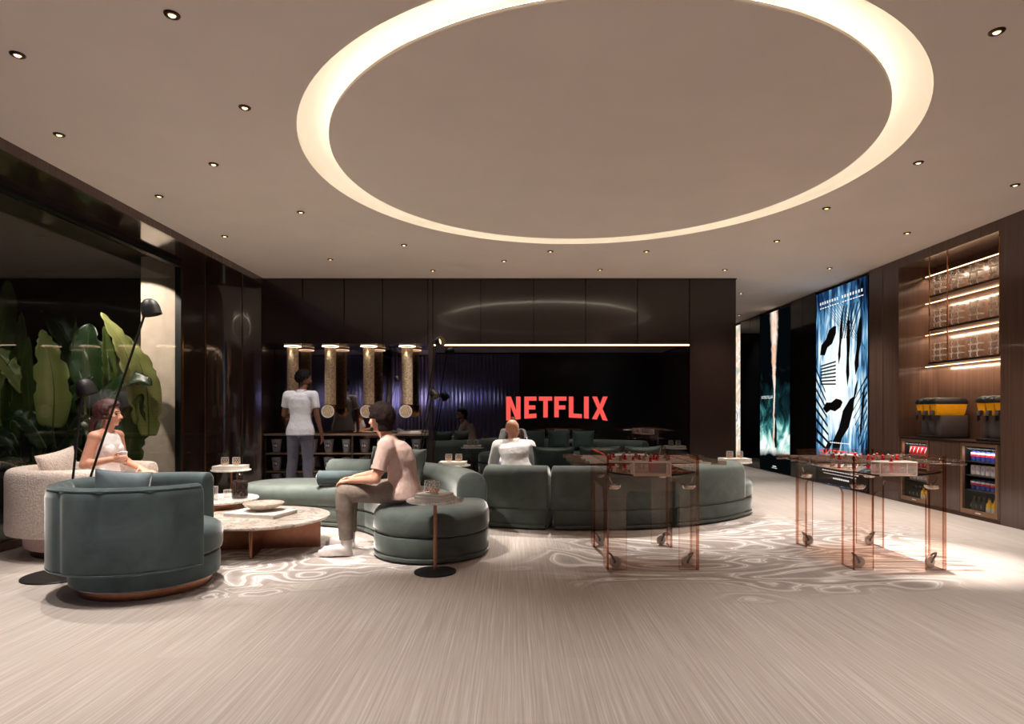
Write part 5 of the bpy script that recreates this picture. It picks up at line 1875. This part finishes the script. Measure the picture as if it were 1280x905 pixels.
# ---- standing man at the popcorn niche, seen from behind
X0, Y0 = -3.03, 8.80
J = dict(root=(X0, Y0, 0), fwd=(0.08, 1, 0), look=(0.75, 0.66, -0.06), hup=(0, 0.05, 1),
         pel=(X0, Y0, 0.955), neck=(X0 + 0.005, Y0 + 0.03, 1.50), head=(X0 + 0.03, Y0 + 0.07, 1.672),
         shL=(X0 - 0.19, Y0 + 0.02, 1.44), shR=(X0 + 0.19, Y0 + 0.0, 1.44), elL=(X0 - 0.255, Y0 + 0.06, 1.16), elR=(X0 + 0.245, Y0 - 0.02, 1.14),
         wrL=(X0 - 0.21, Y0 + 0.29, 1.12), wrR=(X0 + 0.285, Y0 + 0.06, 0.89), hdL=(0.3, 0.9, 0.1), hdR=(0.05, 0.2, -1), hnL=(0.2, 0, -1), hnR=(-1, 0.1, 0), htL=(1, 0, 0.2), htR=(0, 1, 0),
         hipL=(X0 - 0.09, Y0, 0.91), hipR=(X0 + 0.09, Y0, 0.91), knL=(X0 - 0.12, Y0 + 0.03, 0.50), knR=(X0 + 0.10, Y0 + 0.02, 0.50),
         anL=(X0 - 0.15, Y0 - 0.02, 0.098), anR=(X0 + 0.11, Y0 - 0.01, 0.098), toL=(X0 - 0.19, Y0 + 0.13, 0.04), toR=(X0 + 0.17, Y0 + 0.14, 0.04), curlL=0.5, curlR=0.3)
t, p = person('standing man in a pale polo shirt and slate trousers at the popcorn tubes', J, 'skin_brown')
shirt(t, p, 'cloth_silver', 0.62, collar=True)
trousers(t, p, 'cloth_slate', 0.95)
shoes(t, p, 'shoe_dark')
b = B()
hair_cap(b, p['q']['head'], J['look'], J['hup'], 1.0, 0.022, -0.02, 0.06)
remeshed(b, 'hair', 'hair_black', t, 0.006, 2)
face_bits(t, p['q']['head'], J['look'], J['hup'], hair='hair_black')
b = B()
R_, F, U = frame(J['look'], J['hup'])
hc = p['q']['head']
for k in range(9):
    a = R(-70 + 140 * k / 8)
    b.ell(hc + R_ * (0.058 * math.sin(a)) + F * (0.03 + 0.045 * math.cos(a)) - U * (0.072 + 0.012 * math.cos(a)), (0.016, 0.014, 0.02), n=8, k=6)
remeshed(b, 'beard', 'hair_black', t, 0.007, 3)

# ---- bald man on the long sofa, seen from behind, with a phone
J = dict(root=(0.03, 6.95, 0), fwd=(0.05, 1, 0), look=(0.45, 0.88, -0.22), hup=(0.02, 0.2, 1),
         pel=(0.04, 6.88, 0.562), neck=(0.02, 7.06, 0.875), head=(0.005, 7.125, 0.995), bend=(0, -0.03, 0.0),
         shL=(-0.165, 7.05, 0.815), shR=(0.205, 7.05, 0.815), elL=(-0.22, 7.13, 0.60), elR=(0.275, 7.16, 0.60),
         wrL=(-0.07, 7.345, 0.63), wrR=(0.21, 7.36, 0.72), hdL=(0.5, 0.8, 0.15), hdR=(-0.15, 0.55, 0.75), hnL=(0, 0.3, -1), hnR=(-0.75, -0.5, 0.3), htL=(0.6, 0, 0.6), htR=(-0.4, -0.9, 0.3),
         hipL=(-0.055, 6.92, 0.537), hipR=(0.135, 6.92, 0.537), knL=(-0.09, 7.40, 0.535), knR=(0.17, 7.37, 0.535),
         anL=(-0.09, 7.59, 0.098), anR=(0.17, 7.53, 0.098), toL=(-0.11, 7.74, 0.04), toR=(0.2, 7.68, 0.04), curlL=0.4, curlR=0.1)
t, p = person('bald man in a white shirt on the long sofa, seen from behind, holding a phone', J, 'skin_tan')
shirt(t, p, 'cloth_white', 1.05, collar=True)
trousers(t, p, 'cloth_slate', 0.95)
shoes(t, p, 'shoe_dark')
face_bits(t, p['q']['head'], J['look'], J['hup'])
ph = thing('smartphone', 'thin phone in the bald man\'s raised right hand', 'phone', V((0.21, 7.36, 0.72)) + V((-0.15, 0.55, 0.75)).normalized() * 0.115 + V((-0.75, -0.5, 0.3)).normalized() * 0.034)
B().box((-0.036, -0.004, -0.073), (0.036, 0.004, 0.073), 0.003).build('phone_body', 'white_plastic', ph)
B().box((-0.033, 0.0043, -0.068), (0.033, 0.0055, 0.068)).build('phone_screen', 'black_gloss', ph, 0)
d_ = V((-0.15, 0.55, 0.75)).normalized()
n_ = V((-0.75, -0.5, 0.3)); n_ = (n_ - d_ * n_.dot(d_)).normalized()
ph.rotation_euler = Matrix((n_.cross(d_), n_, d_)).transposed().to_euler()

# ---- woman in the cream armchair, in profile, holding a paper cup
J = dict(root=(-3.52, 5.40, 0), fwd=(1, -0.05, 0), look=(1, 0.10, -0.02), hup=(-0.04, 0, 1), female=True,
         pel=(-3.58, 5.40, 0.562), neck=(-3.57, 5.40, 1.035), head=(-3.54, 5.40, 1.178),
         shR=(-3.565, 5.245, 0.985), shL=(-3.565, 5.555, 0.985), elR=(-3.60, 5.165, 0.755), elL=(-3.56, 5.63, 0.76),
         wrR=(-3.385, 5.20, 0.80), wrL=(-3.33, 5.50, 0.70), hdR=(1, 0, 0), hdL=(0.8, -0.5, -0.2), hnR=(0, 1, 0), hnL=(0, 0, -1), htR=(0, 0, 1), htL=(0.2, -1, 0.3),
         hipR=(-3.56, 5.31, 0.545), hipL=(-3.56, 5.49, 0.545), knR=(-3.13, 5.33, 0.645), knL=(-3.12, 5.45, 0.545),
         anR=(-2.985, 5.40, 0.30), anL=(-3.07, 5.47, 0.098), toR=(-2.90, 5.395, 0.19), toL=(-2.93, 5.46, 0.035), curlR=0.75, curlL=0.35, tnR=-0.06)
t, p = person('woman in a white sleeveless top in profile on the cream armchair, holding a cup', J, 'skin_fair', 0.94)
shirt(t, p, 'cloth_white', 0.5, 0.012, 0.94, -0.08, True)
b = B()
for sg in (-1, 1):
    Rt, Fw, sp = p['axes']
    c = lerp(p['q']['pel'], p['q']['neck'], 0.64) + Fw * 0.066 + Rt * 0.052 * sg
    b.ell(c, (0.066, 0.058, 0.072), [Rt, Fw, sp])
remeshed(b, 'shirt_front', 'cloth_white', t, 0.008, 14)
trousers(t, p, 'cloth_beige', 0.16, 0.94, name='shorts')
shoes(t, p, 'shoe_white', 0.9)
hc = p['q']['head']
R_, F, U = frame(J['look'], J['hup'])
b = B()
hair_cap(b, hc, J['look'], J['hup'], 0.94, 0.02, -0.08, 0.05)
for k in range(14):        # gathered low at the nape, falling behind the shoulder
    u = k / 13
    b.ell(hc - F * (0.075 + 0.05 * math.sin(u * 2.2) + 0.02 * u) + U * (0.01 - 0.17 * u), (0.042 - 0.014 * u, 0.04 - 0.016 * u, 0.04), n=10, k=6)
for k in range(10):
    a = R(150 + 240 * k / 9)
    b.ell(hc + R_ * (0.07 * math.cos(a)) + F * (0.07 * math.sin(a) - 0.01) + U * -0.02, (0.022, 0.024, 0.03), n=8, k=6)
remeshed(b, 'hair', 'hair_auburn', t, 0.008, 3)
face_bits(t, hc, J['look'], J['hup'], 0.94, True, 'hair_auburn')
cp_ = thing('paper_cup', 'white lidded paper cup in the woman\'s hand', 'cup', (-3.326, 5.2515, 0.762))
B().lathe([(0.0, 0.0), (0.026, 0.0), (0.034, 0.09), (0.0, 0.09)], n=24, cap0=False, cap1=False).build('cup_body', 'white_plastic', cp_)
B().lathe([(0.0355, 0.088), (0.0365, 0.092), (0.033, 0.102), (0.0, 0.103), ], n=24, cap0=True, cap1=False).build('lid', 'cloth_silver', cp_)

# ================================================================== TERRACE PLANTS


def leaf_mesh(pts, width, fold=0.25, n=22, tipw=0.0, wave=0.02):
    """paddle leaf: spine = smooth curve through pts; V-folded blade with a fine ripple"""
    P = [V(x) for x in pts]

    def spine(u):
        m = len(P) - 1
        x = u * m
        i = min(int(x), m - 1)
        f = x - i
        p0, p1, p2, p3 = P[max(i - 1, 0)], P[i], P[i + 1], P[min(i + 2, m)]
        return 0.5 * ((2 * p1) + (p2 - p0) * f + (2 * p0 - 5 * p1 + 4 * p2 - p3) * f * f + (3 * p1 - p0 - 3 * p2 + p3) * f ** 3)
    return spine


def leaf(parent, o, pts, width, mat, face, fold=0.3, n=26):
    sp = leaf_mesh(pts, width)
    face = V(face).normalized()
    vs, fs, uv = [], [], []
    cols = (-1, -0.66, -0.33, 0, 0.33, 0.66, 1)
    ph = random.random() * 6
    notch = {i: random.uniform(0.72, 0.9) for i in range(4, n - 2) if random.random() < 0.28}
    for i in range(n + 1):
        u = i / n
        c = sp(u)
        d = (sp(min(u + 0.02, 1)) - sp(max(u - 0.02, 0))).normalized()
        s = d.cross(face).normalized()
        nrm = s.cross(d).normalized()
        w = width / 2 * (math.sin(PI * min(1, 0.06 + u * 0.94) ** 0.72)) ** 0.75 if u < 0.999 else 0.001
        for k in cols:
            kk = k * notch.get(i, 1.0) if abs(k) == 1 else k
            off = nrm * (abs(k) * w * fold + 0.012 * math.sin(ph + u * 26 + k * 2) * abs(k))
            vs.append(c + s * (kk * w) + off - V(o))
            uv.append((u, k))
    m = len(cols)
    for i in range(n):
        for j in range(m - 1):
            a = i * m + j
            fs.append((a, a + 1, a + m + 1, a + m))
    b = B()
    b.add(vs, fs)
    ob = b.build('leaf', mat, parent, 60)
    ul = ob.data.uv_layers.new(name='UVMap')
    for lp in ob.data.loops:
        ul.data[lp.index].uv = (uv[lp.vertex_index][0] * 3, uv[lp.vertex_index][1] * 0.3)
    sol = ob.modifiers.new('t', 'SOLIDIFY'); sol.thickness = 0.003
    rb = B().tube([sp(i / 14) - V(o) - face * 0.0 for i in range(15)], [0.012 - 0.010 * i / 14 for i in range(15)], 6).build('midrib', 'stalk', ob)
    return ob


pl_ = thing('planter_trough', 'long dark rounded planter trough on the terrace behind the glass', 'planter', (-6.35, 7.75, -0.01))
pad([V((-1.3, 0, 0)), V((-0.6, 0, 0)), V((0.0, 0, 0)), V((0.7, 0, 0)), V((1.25, 0, 0))], 0.55, [(0.14, 0.0), (0.08, 0.03), (0.03, 0.12), (0.0, 0.3), (0.0, 0.42), (0.012, 0.44), (0.04, 0.44), (0.05, 0.40)]).build('trough', 'planter_grey', pl_, 40)
pad([V((-1.3, 0, 0)), V((-0.6, 0, 0)), V((0.0, 0, 0)), V((0.7, 0, 0)), V((1.25, 0, 0))], 0.49, [(0.0, 0.36), (0.0, 0.405), (0.1, 0.412)]).build('soil', 'soil', pl_, 40)

SOILZ = 0.416


def big_plant(label, base, leaves, D=7.8):
    """leaves: (list of (px, py, depth) spine points in the photograph's frame, width m, material, facing)"""
    t = thing('bird_of_paradise_plant', label, 'plant', base, 0, 'large paddle-leaved plants behind the glass')
    st = B()
    for pts, w, mat, face in leaves:
        W = [P3(q[0], q[1], D + (q[2] - 7.4) * 0.2) for q in pts]
        lf = leaf(t, base, W, w, mat, face)
        a = V((random.uniform(-0.05, 0.05), random.uniform(-0.04, 0.04), 0.024))
        e = W[0] - V(base)
        B().tube([a, a * 0.5 + e * 0.45 + V((0, 0, 0.06)), e + (W[1] - W[0]) * 0.02], [0.02, 0.016, 0.012], 8).build('stalk', 'stalk', t)
    return t


cam_ = (0.5, -1, 0.1)
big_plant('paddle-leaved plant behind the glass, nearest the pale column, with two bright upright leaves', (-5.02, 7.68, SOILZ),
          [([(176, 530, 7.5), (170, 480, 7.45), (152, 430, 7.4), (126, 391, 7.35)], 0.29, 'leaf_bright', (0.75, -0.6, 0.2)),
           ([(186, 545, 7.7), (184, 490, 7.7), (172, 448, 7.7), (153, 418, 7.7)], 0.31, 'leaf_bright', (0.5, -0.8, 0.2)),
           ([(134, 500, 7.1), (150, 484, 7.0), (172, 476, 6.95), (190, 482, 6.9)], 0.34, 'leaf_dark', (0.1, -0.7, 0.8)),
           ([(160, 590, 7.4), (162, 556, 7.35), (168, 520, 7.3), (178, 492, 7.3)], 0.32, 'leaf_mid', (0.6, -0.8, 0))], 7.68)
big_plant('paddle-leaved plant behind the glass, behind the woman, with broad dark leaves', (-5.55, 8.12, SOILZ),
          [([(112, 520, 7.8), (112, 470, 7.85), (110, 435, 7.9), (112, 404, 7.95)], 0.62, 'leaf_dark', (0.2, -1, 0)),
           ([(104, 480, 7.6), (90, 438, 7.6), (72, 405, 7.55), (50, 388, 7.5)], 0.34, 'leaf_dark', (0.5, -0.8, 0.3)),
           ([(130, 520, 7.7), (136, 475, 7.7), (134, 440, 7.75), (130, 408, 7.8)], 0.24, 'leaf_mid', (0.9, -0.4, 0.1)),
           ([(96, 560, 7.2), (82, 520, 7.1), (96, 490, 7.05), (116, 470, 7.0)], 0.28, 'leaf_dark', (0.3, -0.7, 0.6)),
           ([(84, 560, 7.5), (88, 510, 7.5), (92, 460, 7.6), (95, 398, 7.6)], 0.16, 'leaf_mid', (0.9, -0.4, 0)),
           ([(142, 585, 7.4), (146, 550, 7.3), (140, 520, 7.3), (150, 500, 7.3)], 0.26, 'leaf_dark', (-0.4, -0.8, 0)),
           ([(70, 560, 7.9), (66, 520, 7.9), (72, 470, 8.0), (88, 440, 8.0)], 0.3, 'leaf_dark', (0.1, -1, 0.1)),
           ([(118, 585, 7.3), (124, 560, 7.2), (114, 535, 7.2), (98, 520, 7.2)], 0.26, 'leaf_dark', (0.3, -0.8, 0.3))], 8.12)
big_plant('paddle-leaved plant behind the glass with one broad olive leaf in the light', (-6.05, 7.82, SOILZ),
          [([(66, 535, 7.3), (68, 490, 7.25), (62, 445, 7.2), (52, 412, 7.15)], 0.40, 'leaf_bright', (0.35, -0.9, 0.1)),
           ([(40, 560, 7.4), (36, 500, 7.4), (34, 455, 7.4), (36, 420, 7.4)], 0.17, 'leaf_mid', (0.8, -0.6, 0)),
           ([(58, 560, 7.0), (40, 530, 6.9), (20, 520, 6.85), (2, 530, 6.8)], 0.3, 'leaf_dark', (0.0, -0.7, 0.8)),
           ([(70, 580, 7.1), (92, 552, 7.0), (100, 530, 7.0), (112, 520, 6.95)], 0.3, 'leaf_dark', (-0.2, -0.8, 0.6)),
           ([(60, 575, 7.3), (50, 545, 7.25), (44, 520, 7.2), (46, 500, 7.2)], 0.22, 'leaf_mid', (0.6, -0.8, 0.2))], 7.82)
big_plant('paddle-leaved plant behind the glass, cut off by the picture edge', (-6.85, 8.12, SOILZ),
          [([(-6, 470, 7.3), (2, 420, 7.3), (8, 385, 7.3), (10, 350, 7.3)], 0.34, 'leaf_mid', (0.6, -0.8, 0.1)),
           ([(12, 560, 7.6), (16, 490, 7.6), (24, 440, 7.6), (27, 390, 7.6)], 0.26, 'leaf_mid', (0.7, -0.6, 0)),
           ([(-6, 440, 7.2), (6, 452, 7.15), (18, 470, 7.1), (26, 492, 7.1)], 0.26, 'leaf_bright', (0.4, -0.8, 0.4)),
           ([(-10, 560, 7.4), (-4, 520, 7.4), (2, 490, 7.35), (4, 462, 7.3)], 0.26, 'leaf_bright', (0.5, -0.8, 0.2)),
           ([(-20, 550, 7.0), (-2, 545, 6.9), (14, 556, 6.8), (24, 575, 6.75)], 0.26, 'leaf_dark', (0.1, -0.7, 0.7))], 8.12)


def palm(label, base, n, ln, seed):
    random.seed(seed)
    t = thing('small_palm', label, 'plant', base, 0, 'small feathery palms behind the glass')
    fo, st = B(), B()
    for i in range(n):
        a = 2 * PI * i / n + random.uniform(-0.3, 0.3)
        el = random.uniform(0.95, 1.35)
        l = ln * random.uniform(0.8, 1.1)
        pts = [V((math.cos(a) * l * u * math.cos(el * (1 - 0.5 * u)), math.sin(a) * l * u * math.cos(el * (1 - 0.5 * u)), l * (u * math.sin(el) - 0.42 * u * u * u))) for u in [k / 12 for k in range(13)]]
        st.tube(pts, [0.007 - 0.0055 * k / 12 for k in range(13)], 5)
        for k in range(3, 13):
            d = (pts[k] - pts[k - 1]).normalized()
            s = d.cross(V((0, 0, 1))).normalized()
            for sg in (-1, 1):
                q = (0.24 * math.sin(PI * (k - 1.5) / 12.5) + 0.05) * ln
                e = pts[k] + (d * 0.75 + s * sg * 0.75 - V((0, 0, 0.3))) * q
                m = (pts[k] + e) * 0.5 + V((0, 0, 0.01))
                wv = d.cross(e - pts[k]).cross(e - pts[k]).normalized() * 0.008
                fo.add([pts[k], m + wv, e, m - wv], [(0, 1, 2, 3)])
    fo.build('foliage', 'leaf_mid', t, 60)
    st.build('stem', 'stalk', t)
    return t


palm('small feathery palm behind the glass at the foot of the pale column', (-4.96, 7.27, SOILZ + 0.02), 12, 0.33, 1)
palm('small feathery palm behind the glass above the cream armchair', (-5.75, 7.28, SOILZ + 0.02), 12, 0.38, 4)

# ================================================================== LIGHT
# terrace: warm spots washing the column and the leaves
spot((-5.3, 7.2, 3.2), 230, 66, 0.12, (1, 0.86, 0.76), (-4.95, 8.3, 2.05), 0.02, 'column_lamp')
for x, y, w in ((-5.0, 6.3, 30), (-5.9, 6.2, 26), (-7.0, 6.3, 26)):
    spot((x, y, 3.22), w, 70, 0.6, (0.96, 1.0, 0.78), (x + 0.1, y + 1.4, 1.2), 0.05, 'terrace_lamp')
# fluted wall behind the camera: unseen cool spots added for its mirrored highlights
for x, w_ in ((-4.05, 190), (-2.55, 130), (-1.2, 30)):
    spot((x, YREAR + 0.9, 1.72), w_, 110, 0.9, (0.84, 0.85, 1.0), (x, YREAR, 1.7), 0.05, 'flute_highlight_spot')

w = bpy.data.worlds.new('night')
SC.world = w
w.use_nodes = True
w.node_tree.nodes['Background'].inputs['Color'].default_value = (0.02, 0.022, 0.03, 1)
w.node_tree.nodes['Background'].inputs['Strength'].default_value = 0.3

# ================================================================== CAMERA
cam = bpy.data.cameras.new('camera')
cam.sensor_fit = 'HORIZONTAL'
cam.sensor_width = 36
cam.lens = 36 * FPX / 1280
cam.shift_y = (515 - 452.5) / 1280
cam.clip_end = 100
co = bpy.data.objects.new('camera', cam)
COL.objects.link(co)
co.location = (0, 0, CAMZ)
co.rotation_euler = (R(90), 0, 0)
SC.camera = co
SC.view_settings.view_transform = 'Standard'
SC.view_settings.look = 'None'
SC.view_settings.gamma = 1.0
SC.view_settings.use_curve_mapping = False
SC.view_settings.exposure = 0.0
SC.cycles.max_bounces = 10
SC.cycles.diffuse_bounces = 5
SC.cycles.glossy_bounces = 5
SC.cycles.transparent_max_bounces = 40
SC.cycles.use_denoising = True
SC.cycles.sample_clamp_indirect = 6
